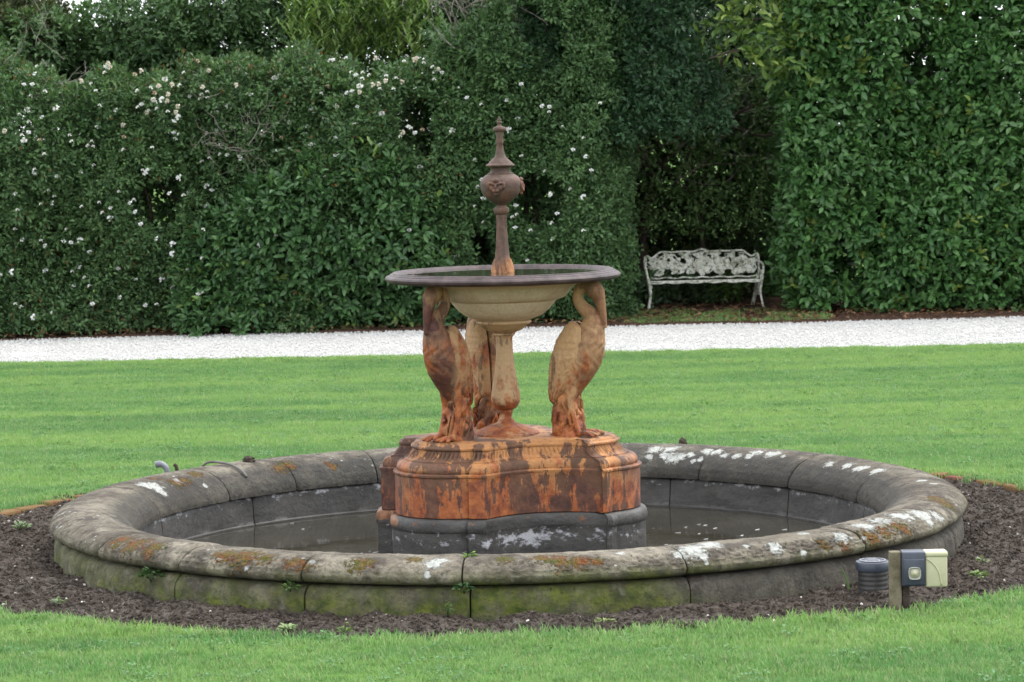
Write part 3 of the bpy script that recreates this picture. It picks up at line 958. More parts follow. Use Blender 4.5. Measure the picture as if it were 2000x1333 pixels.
    st = link('upper_stem', me, 'iron_stem', root)
    # acanthus leaves round its foot
    v, f = [], []
    NL = 6; NR_, NS = 10, 6
    for q in range(NL):
        a0 = 2 * math.pi * q / NL
        b = len(v)
        for i in range(NR_ + 1):
            t = i / NR_
            z = 1.243 + 0.062 * t
            rr = 0.0465 - 0.0115 * t - 0.004 * max(0, t - .6) / .4 + 0.0015
            hw = 0.46 * math.sqrt(max(0.0, 1 - t ** 3)) * (1 + 0.12 * math.sin(t * 22))
            for k in range(NS + 1):
                w = k / NS * 2 - 1
                a = a0 + hw * w
                r2 = rr + 0.004 * (1 - w * w) + (0.003 if k == NS // 2 else 0)
                v.append((r2 * math.cos(a), r2 * math.sin(a), z - 0.006 * w * w))
        for i in range(NR_):
            for k in range(NS):
                n0 = b + i * (NS + 1) + k
                f.append((n0, n0 + 1, n0 + NS + 2, n0 + NS + 1))
    me = mesh_py('acanthus_foot', v, f, True); fattr(me, 'bare', np.zeros(len(v)))
    link('acanthus_foot', me, 'iron_stem', st)
    # urn
    pr = [(0.024, 1.554), (0.034, 1.559), (0.058, 1.575), (0.076, 1.592), (0.087, 1.61), (0.0925, 1.628), (0.0945, 1.648), (0.0915, 1.666), (0.083, 1.680), (0.07, 1.690), (0.061, 1.694), (0.061, 1.698), (0.052, 1.701), (0.047, 1.706), (0.045, 1.714), (0.046, 1.722), (0.05, 1.727), (0.0635, 1.730), (0.0665, 1.733), (0.066, 1.738), (0.058, 1.742),
          (0.054, 1.7455), (0.05, 1.752), (0.038, 1.762), (0.026, 1.775), (0.020, 1.79), (0.0165, 1.81), (0.0145, 1.832), (0.0165, 1.836), (0.0165, 1.842), (0.016, 1.852), (0.0175, 1.87), (0.0192, 1.887), (0.026, 1.892), (0.0305, 1.897), (0.031, 1.904), (0.028, 1.910), (0.016, 1.913), (0.010, 1.917), (0.009, 1.924), (0.0125, 1.929), (0.0125, 1.934), (0.008, 1.938), (0.0095, 1.943), (0.0075, 1.95), (0.003, 1.958), (0.001, 1.963)]
    v, f = lathe(pr, 56)
    me = mesh_py('urn', v, f, True); sharp(me, 40); fattr(me, 'bare', np.full(len(v), .95))
    urn = link('urn', me, 'iron_stem', root)
    # lion masks on the urn: brow, nose, muzzle, cheeks as one relief
    def mask():
        bm = bmesh.new()
        def blob(x, y, z, sx, sy, sz, ry=0):
            M = Matrix.Translation((x, y, z)) @ Matrix.Rotation(ry, 4, 'X') @ Matrix.Diagonal((sx, sy, sz, 1))
            bmesh.ops.create_icosphere(bm, subdivisions=2, radius=1, matrix=M)
        blob(0.0, 0, 0, .012, .034, .036)
        for s in (-1, 1):
            blob(.008, s * .017, .015, .012, .016, .006, s * .35)
            blob(.008, s * .019, -.006, .011, .012, .013)
            blob(.016, s * .007, -.017, .011, .010, .009)
            blob(.002, s * .034, .006, .010, .010, .02)
        blob(.016, 0, .0, .012, .006, .017); blob(.01, 0, -.032, .010, .012, .009)
        blob(.006, 0, .03, .012, .018, .012)
        v = [p.co.copy() for p in bm.verts]; bm.verts.index_update()
        f = [tuple(q.index for q in p.verts) for p in bm.faces]; bm.free()
        me = remesh(v, f, 0.003, 2); fattr(me, 'bare', np.full(len(me.vertices), .7))
        return me
    mk = mask()
    for a in (-104, 8, 128):
        o = link('lion_mask', mk, 'iron_stem', urn, (0.085 * math.cos(R(a)), 0.085 * math.sin(R(a)), 1.638))
        o.rotation_euler = (0, R(4), R(a))
    # herons
    body, wings, reeds = heron_meshes()
    for k, a in enumerate(BIRDS):
        o = link('heron', body, 'iron_bird', root, (BR[k] * math.cos(R(a)), BR[k] * math.sin(R(a)), 0.49))
        o.rotation_euler = (0, 0, R(a + BTURN[k]))
        if k == 0:
            o.material_slots[0].link = 'OBJECT'; o.material_slots[0].material = MATS['iron_bird_dark']
        o['label'] = ['heron facing front left with dark rusty breast', 'heron facing right with folded buff wing', 'rear heron seen from behind the column'][k]
        for w in wings:
            wg = link('wing', w, 'iron_bird', o)
            if k == 0:
                wg.material_slots[0].link = 'OBJECT'; wg.material_slots[0].material = MATS['iron_bird_dark']
        link('reeds', reeds, 'iron_reeds', o)
    return root
build_fountain()

# ------------------------------------------------------------------ foliage
rng = np.random.default_rng(5)
LEAF8_V = np.array([(0, 0, 0), (.33, 0, .0), (.68, 0, -.02), (1, 0, -.10), (.33, .5, .1), (.68, .42, .07), (.33, -.5, .1), (.68, -.42, .07)])
LEAF8_T = np.array([(0, 1, 4), (1, 5, 4), (1, 2, 5), (2, 3, 5), (0, 6, 1), (1, 6, 7), (1, 7, 2), (2, 7, 3)])
LEAF4_V = np.array([(0, 0, 0), (.45, .5, .10), (1, 0, -.06), (.45, -.5, .10)])
LEAF4_T = np.array([(0, 2, 1), (0, 3, 2)])

def unit(a):
    return a / (np.linalg.norm(a, axis=1, keepdims=True) + 1e-9)

def leaf_mesh(name, P, D, UP, size, aspect, col, fine=False):
    """P base points, D leaf directions, UP rough leaf normals, size lengths, col rgb per leaf"""
    TV, TT = (LEAF8_V, LEAF8_T) if fine else (LEAF4_V, LEAF4_T)
    D = unit(D)
    S = unit(np.cross(UP, D))
    N = np.cross(D, S)
    n, k = len(P), len(TV)
    w = size * aspect
    V = (P[:, None, :] + D[:, None, :] * (TV[None, :, 0:1] * size[:, None, None]) + S[:, None, :] * (TV[None, :, 1:2] * w[:, None, None])
         + N[:, None, :] * (TV[None, :, 2:3] * size[:, None, None]))
    T = TT[None] + (np.arange(n) * k)[:, None, None]
    return mesh_tris(name, V.reshape(-1, 3), T.reshape(-1, 3), np.repeat(col, k, axis=0), True)

def clusters(C, Nn, per, size, aspect, spread, c0, c1, new=0.0, cnew=(0.14, 0.2, 0.04), twig=1.0, brown=0.0):
    """turn cluster centres C with outward normals Nn into leaf arrays"""
    n = len(C)
    P = np.repeat(C, per, axis=0); NN = np.repeat(Nn, per, axis=0)
    m = len(P)
    t = rng.random(m)[:, None]
    rand = unit(rng.normal(size=(m, 3)))
    tw = unit(Nn + 0.7 * rng.normal(size=(n, 3)) + np.array((0, 0, 0.35)))
    TW = np.repeat(tw, per, axis=0)
    P = P + TW * (t * size * twig * 1.6) + rand * spread * rng.random((m, 1))
    D = TW * 0.55 + rand * 0.9 + NN * 0.25
    UP = TW * 0.5 + NN * 0.5 + np.array((0, 0, 0.75)) + 0.45 * rng.normal(size=(m, 3))
    sz = size * rng.uniform(0.7, 1.2, m)
    cl = np.repeat(rng.random(n), per)
    f = np.clip(0.55 * rng.random(m) + 0.45 * cl, 0, 1)[:, None]
    col = np.array(c0) * (1 - f) + np.array(c1) * f
    isnew = (np.repeat(rng.random(n), per) < new) & (rng.random(m) < 0.7)
    col[isnew] = np.array(cnew) * rng.uniform(0.7, 1.15, (isnew.sum(), 1))
    if brown:
        ib = rng.random(m) < brown
        col[ib] = np.array((0.16, 0.08, 0.03)) * rng.uniform(0.6, 1.2, (ib.sum(), 1))
    return P, D, UP, sz, col

def lump(x, z, s=0.0):
    return (0.11 * np.sin(1.9 * x + 1.3 * np.sin(1.5 * z + s) + s) + 0.08 * np.sin(3.1 * z + 1.7 * x + 2 * s) + 0.06 * np.sin(5.3 * x - 2.1 * z + s * 3) + 0.045 * np.sin(8.1 * z + 3.3 * np.sin(4.1 * x) + s))

def holes(x, z, s=0.0):
    return (np.sin(2.7 * x + 1.1 * np.sin(2.2 * z) + s) + np.sin(3.9 * z - 1.6 * x + 2.1 * s) + np.sin(6.1 * x + 4.3 * z + s) * 0.7) / 2.7

def hedge_face(n, x0, x1, zlo, ztop, yfront, depth=0.55, seed=0.0, hole_thr=-0.55, roundtop=0.35, amp=1.0):
    """cluster centres for a hedge: front face with lumps, a rounded top and scattered depth"""
    x = rng.uniform(x0, x1, n)
    ht = ztop(x) if callable(ztop) else np.full(n, ztop)
    u = rng.random(n)
    z = zlo + (ht - zlo) * u
    dep = np.minimum(rng.exponential(depth * 0.42, n), depth * 2.2)
    tz = np.clip((z - (ht - roundtop)) / roundtop, 0, 1)
    yf = yfront(x, z) if callable(yfront) else np.full(n, yfront)
    y = yf + amp * lump(x, z, seed) + dep + roundtop * 0.9 * (1 - np.sqrt(np.clip(1 - tz ** 2, 0, 1)))
    h = holes(x, z, seed)
    keep = (h > hole_thr) | (dep > depth * 0.9)
    C = np.stack([x, y, z + 0.12 * lump(z, x, seed + 1)], 1)
    # normal from the lump field by finite differences
    e = 0.06
    gx = (lump(x + e, z, seed) - lump(x - e, z, seed)) / (2 * e) * amp
    gz = (lump(x, z + e, seed) - lump(x, z - e, seed)) / (2 * e) * amp
    Nn = unit(np.stack([gx, -np.ones(n), gz + tz * 2.0], 1))
    # a flat top sheet too
    return C[keep], Nn[keep]

def grow(name, loc_x, loc_y, parts, label, cat='shrub', group=None, trunks=(), tmat='bark'):
    root = empty(name, (loc_x, loc_y, 0))
    tag(root, label, cat, group)
    off = np.array((loc_x, loc_y, 0))
    for pname, mat, arrs, aspect, fine in parts:
        P = np.concatenate([a[0] for a in arrs]) - off
        D = np.concatenate([a[1] for a in arrs]); U = np.concatenate([a[2] for a in arrs])
        S = np.concatenate([a[3] for a in arrs]); C = np.concatenate([a[4] for a in arrs])
        link(pname, leaf_mesh(pname, P, D, U, S, aspect, C, fine), mat, root)
    for pname, pts, rad, mt in trunks:
        v, f = tube(catmull(pts, 5), list(np.interp(np.linspace(0, 1, (len(pts) - 1) * 5 + 1), [0, 1], rad)), 8)
        v = [Vector(p) - Vector((loc_x, loc_y, 0)) for p in v]
        link(pname, mesh_py(pname, v, f), mt or tmat, root)
    return root

def stems(x0, x1, y, n, h, r0=0.03, rr=random.Random(3)):
    out = []
    for i in range(n):
        x = x0 + (x1 - x0) * (i + .5) / n + rr.uniform(-.1, .1)
        P = [(x, y, -0.02)]
        for k in range(1, 5):
            P.append((x + rr.uniform(-.25, .25) * k / 2, y + rr.uniform(-.15, .15), h * k / 4))
        out.append(('trunk' if i == 0 else 'stem', P, (r0, r0 * .3), None))
    return out

def twigs(pts_seed, centre, n, length, rad, spread, dirn=(0, -0.3, 0.6)):
    """a spray of fine bare twigs as one part"""
    rr = random.Random(pts_seed)
    v, f = [], []
    for i in range(n):
        p = Vector(centre) + Vector((rr.uniform(-1, 1), rr.uniform(-.5, .5), rr.uniform(-1, 1))) * spread
        d = (Vector(dirn) + Vector((rr.uniform(-1, 1), rr.uniform(-.6, .4), rr.uniform(-.8, .8)))).normalized()
        P = [p]
        for k in range(5):
            d = (d + Vector((rr.uniform(-1, 1), rr.uniform(-1, 1), rr.uniform(-1, 1))) * .45).normalized()
            P.append(P[-1] + d * length / 5)
            if k in (1, 3):
                d2 = (d + Vector((rr.uniform(-1, 1), rr.uniform(-1, 1), rr.uniform(-1, 1))) * .9).normalized()
                tube([P[-1], P[-1] + d2 * length * .2, P[-1] + (d2 + Vector((0, 0, .4))) * length * .3], [rad * .5, rad * .4, rad * .2], 4, v, f)
        tube(P, [rad * (1 - .16 * k) for k in range(6)], 5, v, f)
    return v, f

def add_twigs(root, name, seed, centre, n, length, rad, spread, mat='deadwood', dirn=(0, -0.3, 0.6)):
    v, f = twigs(seed, centre, n, length, rad, spread, dirn)
    o = Vector(root.location)
    link(name, mesh_py(name, [p - o for p in v], f), mat, root)

DK0, DK1 = (0.03, 0.07, 0.029), (0.105, 0.185, 0.066)
LA0, LA1 = (0.028, 0.082, 0.026), (0.09, 0.195, 0.052)

def small(C, N, per=13, size=0.052, spread=0.05, c0=DK0, c1=DK1, **k):
    return clusters(C, N, per, size, 0.5, spread, c0, c1, **k)

def big(C, N, per=10, size=0.092, spread=0.05, c0=LA0, c1=LA1, **k):
    return clusters(C, N, per, size, 0.42, spread, c0, c1, **k)

def top_sheet(n, x0, x1, y0, y1, zf, seed=0.0):
    x = rng.uniform(x0, x1, n); y = rng.uniform(y0, y1, n)
    z = (zf(x) if callable(zf) else np.full(n, zf)) + 0.6 * lump(x, y, seed) - rng.exponential(0.1, n)
    return np.stack([x, y, z], 1), unit(np.stack([0.3 * rng.normal(size=n), -0.4 * np.ones(n), np.ones(n)], 1))

def back_wall(n, x0, x1, z0, z1, y, jit=0.12):
    x = rng.uniform(x0, x1, n); z = rng.uniform(z0, z1, n)
    C = np.stack([x, y + jit * rng.normal(size=n), z], 1)
    return C, np.tile(np.array([(0, -1, .2)]), (n, 1))

# 1 flowering hedge at the far left
zt = lambda x: 2.5 + 0.13 * np.sin(2.2 * x) + 0.08 * np.sin(5.1 * x + 1) + 0.06 * np.sin(11.3 * x)
C1 = hedge_face(9200, -6.9, -2.9, 0.02, zt, 13.72, 0.6, 0.3, -0.58, 0.35, 1.1)
C1t = top_sheet(1000, -6.9, -2.9, 13.9, 14.9, lambda x: zt(x) - 0.05, 0.3)
C1b = back_wall(3400, -6.9, -2.7, 0.0, 2.35, 14.9, .25)
hedge_left = grow('flowering_hedge', -4.7, 14.2, [('foliage', 'leaf_small', [small(*C1, brown=0.012, new=0.06, cnew=(.1, .16, .06)), small(*C1t, c1=(0.075, 0.12, 0.045), brown=0.05), small(*C1b, per=8, size=.085)], 0.48, False)],
                  'dark small-leaved hedge with scattered white flowers at the left end of the gravel path', 'hedge', trunks=stems(-6.6, -3.0, 14.3, 8, 2.2))
add_twigs(hedge_left, 'bare_twigs', 5, (-4.5, 14.0, 2.55), 13, 0.45, 0.0045, 0.35)
# 2 flowering hedge in the middle, behind the laurel bush
zt2 = lambda x: 2.5 + 0.12 * np.sin(2.6 * x + 1) + 0.08 * np.sin(6.1 * x) + 0.06 * np.sin(12.1 * x)
C2 = hedge_face(7400, -3.05, -0.3, 0.02, zt2, 13.82, 0.6, 1.1, -0.62, 0.35, 1.1)
C2t = top_sheet(900, -3.1, -0.2, 14.0, 15.0, lambda x: zt2(x) - 0.05, 1.1)
C2b = back_wall(3300, -3.1, 0.1, 0.0, 2.5, 15.0, .22)
hedge_mid = grow('flowering_hedge', -1.7, 14.4, [('foliage', 'leaf_small', [small(*C2, brown=0.015, new=0.06, cnew=(.1, .16, .06)), small(*C2t, c1=(0.08, 0.12, 0.045), brown=0.05), small(*C2b, per=8, size=.085)], 0.48, False)],
                 'dark hedge topped with white flower heads, behind the large-leaved bush left of the fountain', 'hedge', trunks=stems(-2.9, -0.5, 14.5, 6, 2.2))
add_twigs(hedge_mid, 'bare_twigs', 9, (-2.6, 13.95, 1.95), 26, 0.5, 0.0045, 0.28, dirn=(0.2, -0.6, -0.1))
# upright pale new shoots of the laurel
def shoots(n, x0, x1, z0, z1, y, c, per=9, size=0.11, h=0.28):
    arrs = []
    for i in range(n):
        x = rng.uniform(x0, x1); z = rng.uniform(z0, z1); yy = y + rng.normal() * .08
        t = np.linspace(0, 1, per)
        lean = rng.normal(size=2) * .12
        P = np.stack([x + lean[0] * t, yy + lean[1] * t, z + h * t], 1)
        a = rng.random(per) * 6.28
        D = np.stack([np.cos(a), np.sin(a), 0.55 + 0.9 * t], 1)
        U = np.stack([-np.cos(a), -np.sin(a), np.full(per, 1.0)], 1)
        arrs.append((P, D, U, size * rng.uniform(.75, 1.1, per), np.array(c) * rng.uniform(.7, 1.2, (per, 1))))
    return tuple(np.concatenate([q[i] for q in arrs]) for i in range(5))
# 3 laurel bush low in front
zt3 = lambda x: 0.95 + 0.85 * np.exp(-((x + 1.35) / 0.75) ** 2) + 0.25 * np.exp(-((x + 2.4) / 0.5) ** 2)
C3 = hedge_face(1500, -3.1, -0.55, 0.03, zt3, 13.64, 0.4, 2.2, -0.75, 0.25, 0.8)
lau_mid = grow('laurel_bush', -1.7, 13.95, [('foliage', 'leaf', [big(*C3, size=0.088, per=10, c0=(0.027, 0.072, 0.028), c1=(0.085, 0.17, 0.056), new=0.04, cnew=(0.13, 0.2, 0.05)), shoots(9, -1.75, -0.95, 1.2, 1.6, 13.72, (0.1, 0.17, 0.035), 9, 0.1)], 0.42, True)],
               'low glossy laurel bush with large leaves left of the fountain bowl', 'shrub', trunks=stems(-2.8, -0.9, 14.0, 6, 0.9, 0.02))
# 4 flowering shrub right of the fountain column, taller
zt4 = lambda x: 3.0 + 0.5 * np.clip((x + 0.2) / 0.8, -1, 1) + 0.06 * np.sin(5 * x)
C4 = hedge_face(7600, -0.6, 1.28, 0.02, zt4, lambda x, z: 13.84 + 0.55 * np.clip((x - 0.75) / 0.5, 0, 1) ** 2 + 0.18 * np.clip((0.7 - z), 0, 1), 0.6, 3.4, -0.6, 0.5, 1.1)
C4r = hedge_face(2600, 0.2, 2.25, 1.8, lambda x: 3.9 + 0 * x, lambda x, z: 13.95 + 0.5 * np.clip((x - 1.5) / 0.6, 0, 1) ** 2 + 0.0 * z, 0.7, 5.0, -0.42, 0.5)
C4b = back_wall(1700, -0.7, 1.2, 0.0, 2.9, 15.1, .25)
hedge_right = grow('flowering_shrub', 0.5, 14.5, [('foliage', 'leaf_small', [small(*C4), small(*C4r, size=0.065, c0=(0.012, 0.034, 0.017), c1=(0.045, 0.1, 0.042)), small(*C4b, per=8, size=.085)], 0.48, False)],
                   'tall dark flowering shrub behind the fountain, between the laurel bush and the bench', 'shrub', trunks=stems(-0.3, 1.1, 14.6, 5, 2.9, 0.04))
add_twigs(hedge_right, 'bare_twigs', 12, (-0.1, 14.2, 2.95), 60, 0.7, 0.006, 0.4, dirn=(0, -0.2, 0.8))

# 5 laurel hedge on the right
C5 = hedge_face(5200, 2.8, 6.6, 0.03, 4.1, lambda x, z: 14.42 + 0.5 * np.clip((3.05 - x) / 0.4, 0, 1) ** 2 - 0.03 * x, 0.5, 0.9, -0.72, 0.4, 0.8)
ns = 1500
ys = rng.uniform(14.6, 17.2, ns); zs_ = rng.uniform(0.03, 4.0, ns)
C5s = (np.stack([2.9 + 0.5 * lump(ys, zs_, 4.0) + rng.exponential(.15, ns), ys, zs_], 1), unit(np.stack([-np.ones(ns), -0.4 * np.ones(ns), 0.3 * rng.normal(size=ns)], 1)))
C5b = back_wall(3000, 2.9, 6.7, 0.0, 4.1, 15.4, .25)
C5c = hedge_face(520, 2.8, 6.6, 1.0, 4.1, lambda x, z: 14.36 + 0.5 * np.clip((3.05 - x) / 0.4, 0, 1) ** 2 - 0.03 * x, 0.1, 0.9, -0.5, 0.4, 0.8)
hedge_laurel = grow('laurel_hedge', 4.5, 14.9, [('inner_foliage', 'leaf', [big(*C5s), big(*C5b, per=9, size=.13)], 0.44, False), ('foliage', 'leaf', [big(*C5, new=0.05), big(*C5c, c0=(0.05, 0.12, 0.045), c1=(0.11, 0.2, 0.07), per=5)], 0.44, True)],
                    'tall clipped laurel hedge with large glossy leaves, right of the white bench', 'hedge', trunks=stems(3.0, 6.3, 15.0, 7, 3.6, 0.04))
# 6 overhanging pale laurel branches above the alcove
nb = 150
xb = rng.uniform(2.0, 3.4, nb)
zb = 2.35 + 0.25 * (2.7 - xb) + rng.uniform(0.0, 1.3, nb) + 0.15 * np.sin(6 * xb)
C6 = (np.stack([xb, 14.25 + 0.25 * rng.random(nb) + 0.2 * np.clip(xb - 2.6, 0, 1), zb], 1), unit(np.stack([-0.5 + 0 * xb, -0.8 + 0 * xb, -0.2 + 0 * xb], 1)))
over = grow('laurel_tree', 3.3, 15.6, [('foliage', 'leaf', [big(*C6, per=8, size=0.115, spread=0.05, c0=(0.05, 0.105, 0.022), c1=(0.14, 0.22, 0.05), new=0.35, cnew=(0.19, 0.26, 0.06))], 0.36, True)],
            'pale green laurel boughs hanging over the gap above the bench', 'tree',
            trunks=[('trunk', [(3.3, 15.6, 0), (3.2, 15.4, 1.2), (3.25, 15.2, 2.3), (3.1, 14.9, 3.2), (2.9, 14.7, 3.9)], (.07, .03), None),
                    ('branch', [(3.2, 15.2, 2.2), (2.8, 14.7, 2.55), (2.4, 14.4, 2.6), (1.98, 14.3, 2.5)], (.03, .006), None),
                    ('branch', [(3.2, 15.1, 2.7), (2.8, 14.6, 2.9), (2.3, 14.35, 2.85)], (.025, .006), None)])
# 7 dark tree arching over the alcove behind the bench
n7 = 2600
x7 = rng.uniform(1.0, 3.1, n7); y7 = rng.uniform(16.2, 17.6, n7)
z7 = 1.75 + 0.35 * np.sin(1.7 * x7) + rng.exponential(0.55, n7)
k7 = z7 < 4.2
C7 = (np.stack([x7, y7, z7], 1)[k7], np.tile(np.array([(0., -1., .1)]), (k7.sum(), 1)))
C7b = tuple(np.concatenate(q) for q in zip(back_wall(2600, 0.6, 3.5, 0.0, 4.2, 17.5, .25), back_wall(2600, 0.4, 3.7, 0.0, 3.4, 18.1, .2)))
nf_ = 620
zf_ = rng.uniform(0.75, 2.3, nf_)
C7f = (np.stack([rng.uniform(1.1, 2.9, nf_), rng.uniform(15.95, 16.5, nf_), zf_], 1), np.tile(np.array([(0., -1., .3)]), (nf_, 1)))
C7l = (np.stack([1.15 + rng.exponential(.12, 900) * -1, rng.uniform(14.8, 17.4, 900), rng.uniform(0.1, 3, 900)], 1), np.tile(np.array([(1., -.5, .1)]), (900, 1)))
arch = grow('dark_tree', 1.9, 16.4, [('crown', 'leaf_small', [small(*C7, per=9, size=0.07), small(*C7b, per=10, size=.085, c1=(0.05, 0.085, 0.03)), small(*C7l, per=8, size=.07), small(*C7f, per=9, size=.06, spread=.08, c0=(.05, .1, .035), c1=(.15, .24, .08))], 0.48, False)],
            'dark spreading tree with bare lower limbs in the shade behind the bench', 'tree',
            trunks=[('trunk', [(1.45, 16.6, 0), (1.5, 16.6, .8), (1.62, 16.5, 1.35), (1.95, 16.4, 1.7), (2.4, 16.2, 1.95), (2.9, 16.1, 2.2)], (.042, .016), None),
                    ('branch', [(1.62, 16.5, 1.3), (1.4, 16.3, 1.7), (1.3, 16.1, 2.2), (1.25, 15.9, 2.8)], (.04, .015), None),
                    ('branch', [(2.1, 16.3, 1.78), (2.25, 16.1, 2.1), (2.3, 16.0, 2.6)], (.03, .012), None),
                    ('branch', [(1.95, 16.4, 1.68), (2.05, 16.4, 1.2), (2.1, 16.45, .6), (2.12, 16.5, 0)], (.022, .03), None),
                    ('branch', [(2.3, 16.2, 1.9), (2.7, 16.0, 1.75), (3.0, 15.9, 1.8)], (.02, .01), None),
                    ('branch', [(1.6, 16.4, 1.55), (1.85, 16.2, 1.3), (2.0, 16.2, 1.15)], (.014, .006), None)])
add_twigs(arch, 'bare_twigs', 21, (2.35, 16.3, 1.75), 40, 0.7, 0.006, 0.55, mat='deadwood', dirn=(0.6, -0.2, 0.2))
add_twigs(arch, 'bare_twigs', 22, (1.35, 15.0, 1.7), 26, 0.8, 0.007, 0.4, mat='bark', dirn=(0.2, 0, 1))

# 8 trees behind the hedges
def crown_tree(name, cx, cy, cz, rx, ry, rz, n, label, c0=DK0, c1=DK1, size=0.07, per=10, trunk_h=None, lobes=9, new=0.0, cnew=(.14, .2, .04), aspect=0.48, seed=1, group='trees behind the hedges'):
    rr = np.random.default_rng(seed)
    L = np.stack([cx + rx * .65 * rr.uniform(-1, 1, lobes), cy + ry * .6 * rr.uniform(-1, 1, lobes), cz + rz * .65 * rr.uniform(-1, 1, lobes)], 1)
    q = rr.integers(0, lobes, n)
    d = unit(rr.normal(size=(n, 3)))
    rad = rr.uniform(.55, 1.02, (n, 1)) ** .6
    C = L[q] + d * rad * np.array((rx, ry, rz)) * .48
    arr = clusters(C, d, per, size, aspect, 0.06, c0, c1, new=new, cnew=cnew)
    tr = [('trunk', [(cx, cy, 0), (cx + .05, cy, cz * .3), (cx - .06, cy, cz * .65), (cx, cy, cz + rz * .4)], (.09, .025), None)]
    for k in range(4):
        tr.append(('branch', [(cx, cy, cz * .6), tuple((np.array((cx, cy, cz * .7)) + L[k]) / 2), tuple(L[k])], (.035, .01), None))
    return grow(name, cx, cy, [('crown', 'leaf_small', [arr], aspect, False)], label, 'tree', group, trunks=tr)

crown_tree('background_tree', -5.2, 16.4, 3.0, 1.0, .9, 1.1, 2900, 'olive brown twiggy tree at the top left corner behind the hedge', (0.03, 0.045, 0.02), (0.1, 0.115, 0.045), seed=2)
crown_tree('background_tree', -4.35, 16.1, 2.55, .8, .7, .55, 1300, 'low dark tree under the patch of sky at the top left', seed=12)
crown_tree('background_tree', -3.0, 16.2, 2.85, 1.2, .9, .75, 2900, 'rounded dark green tree right of the patch of sky', seed=3)
t3 = crown_tree('background_tree', -2.05, 16.6, 3.3, 1.0, .9, 1.1, 2200, 'dark tree rising between the rounded tree and the pale green tree', seed=4)
crown_tree('background_tree', -0.25, 16.8, 3.2, 1.2, .9, 1.2, 2500, 'dark green tree behind the bare grey twigs above the fountain', seed=6)
crown_tree('background_tree', 1.4, 17.4, 3.6, 1.4, 1.0, 1.3, 1700, 'blue green tree at the top behind the tall flowering shrub', (0.014, 0.04, 0.024), (0.05, 0.11, 0.055), seed=7)
crown_tree('background_tree', -7.2, 17.0, 2.9, 1.6, 1.0, 1.3, 1400, 'green tree behind the far left end of the hedge', seed=8)
nf = 3800
xf = rng.uniform(-11, 11, nf); zf = 3.0 * rng.random(nf) + .25 * np.sin(2.1 * xf)
CF = (np.stack([xf, 19.2 + .4 * rng.normal(size=nf), zf], 1), np.tile(np.array([(0., -1., .3)]), (nf, 1)))
shelter = grow('shelter_belt', 0, 19.2, [('foliage', 'leaf_small', [small(*CF, per=9, size=.13, spread=.1)], .5, False)], 'distant dark belt of shrubs glimpsed through gaps in the hedges', 'shrubs', trunks=stems(-10, 10, 19.3, 9, 2.5, .05))
# pale willow-leaved tree
wt = empty('willow_tree', (-1.35, 15.7, 0)); tag(wt, 'pale yellow green narrow-leaved tree above the middle hedge', 'tree', 'trees behind the hedges')
sh = shoots(120, -2.05, -0.75, 2.45, 3.2, 15.3, (0.15, 0.23, 0.065), 13, 0.12, 0.34)
sh2 = shoots(130, -2.0, -0.6, 2.2, 3.1, 15.5, (0.06, 0.12, 0.03), 13, 0.12, 0.3)
sh = tuple(np.concatenate([a, b]) for a, b in zip(sh, sh2))
link('crown', leaf_mesh('crown', sh[0] - np.array(wt.location), sh[1], sh[2], sh[3], 0.22, sh[4], True), 'leaf_small', wt)
for k, (nm, pts, rad) in enumerate([('trunk', [(0, 0, 0), (.03, -.1, 1.2), (-.05, -.2, 2.2), (0, -.3, 3.2)], (.06, .015)), ('branch', [(0, -.15, 1.9), (-.3, -.3, 2.5), (-.5, -.35, 3.2)], (.025, .008)), ('branch', [(0, -.15, 2.0), (.3, -.3, 2.5), (.45, -.4, 3.0)], (.025, .008))]):
    v, f = tube(catmull(pts, 5), list(np.interp(np.linspace(0, 1, (len(pts) - 1) * 5 + 1), [0, 1], rad)), 8)
    link(nm, mesh_py(nm, v, f), 'bark', wt)

# 9 low plants under the bench and in the alcove
def low_plant(x, y, w, h, n, label, c0=(0.03, 0.075, 0.02), c1=(0.10, 0.18, 0.05), size=0.075):
    C = np.stack([x + w * rng.uniform(-1, 1, n), y + 0.25 * rng.uniform(-1, 1, n), h * rng.random(n) ** 1.3 + .02], 1)
    N = unit(np.stack([.4 * rng.normal(size=n), -.6 + 0 * C[:, 0], np.ones(n)], 1))
    grow('low_plant', x, y, [('foliage', 'leaf', [clusters(C, N, 7, size, .45, .03, c0, c1)], .45, True)], label, 'plant', 'low plants in the shade behind the bench',
         trunks=[('stem', [(x, y, -.01), (x + .02, y, h * .5), (x, y, h * .8)], (.008, .003), None)])
low_plant(1.35, 15.7, .18, .3, 60, 'low grey green plant just left of the bench legs', c1=(.09, .15, .08))
low_plant(1.86, 16.15, .3, .3, 110, 'low leafy plant seen under the left half of the bench', c1=(.12, .17, .09))
low_plant(2.3, 16.25, .16, .34, 60, 'bright green plant seen under the right half of the bench', (.05, .1, .02), (.12, .22, .05))
low_plant(2.0, 16.9, 0.7, 1.1, 260, 'yellow green bush in the gap behind the bench back', (.02, .04, .012), (.075, .09, .025), .07)

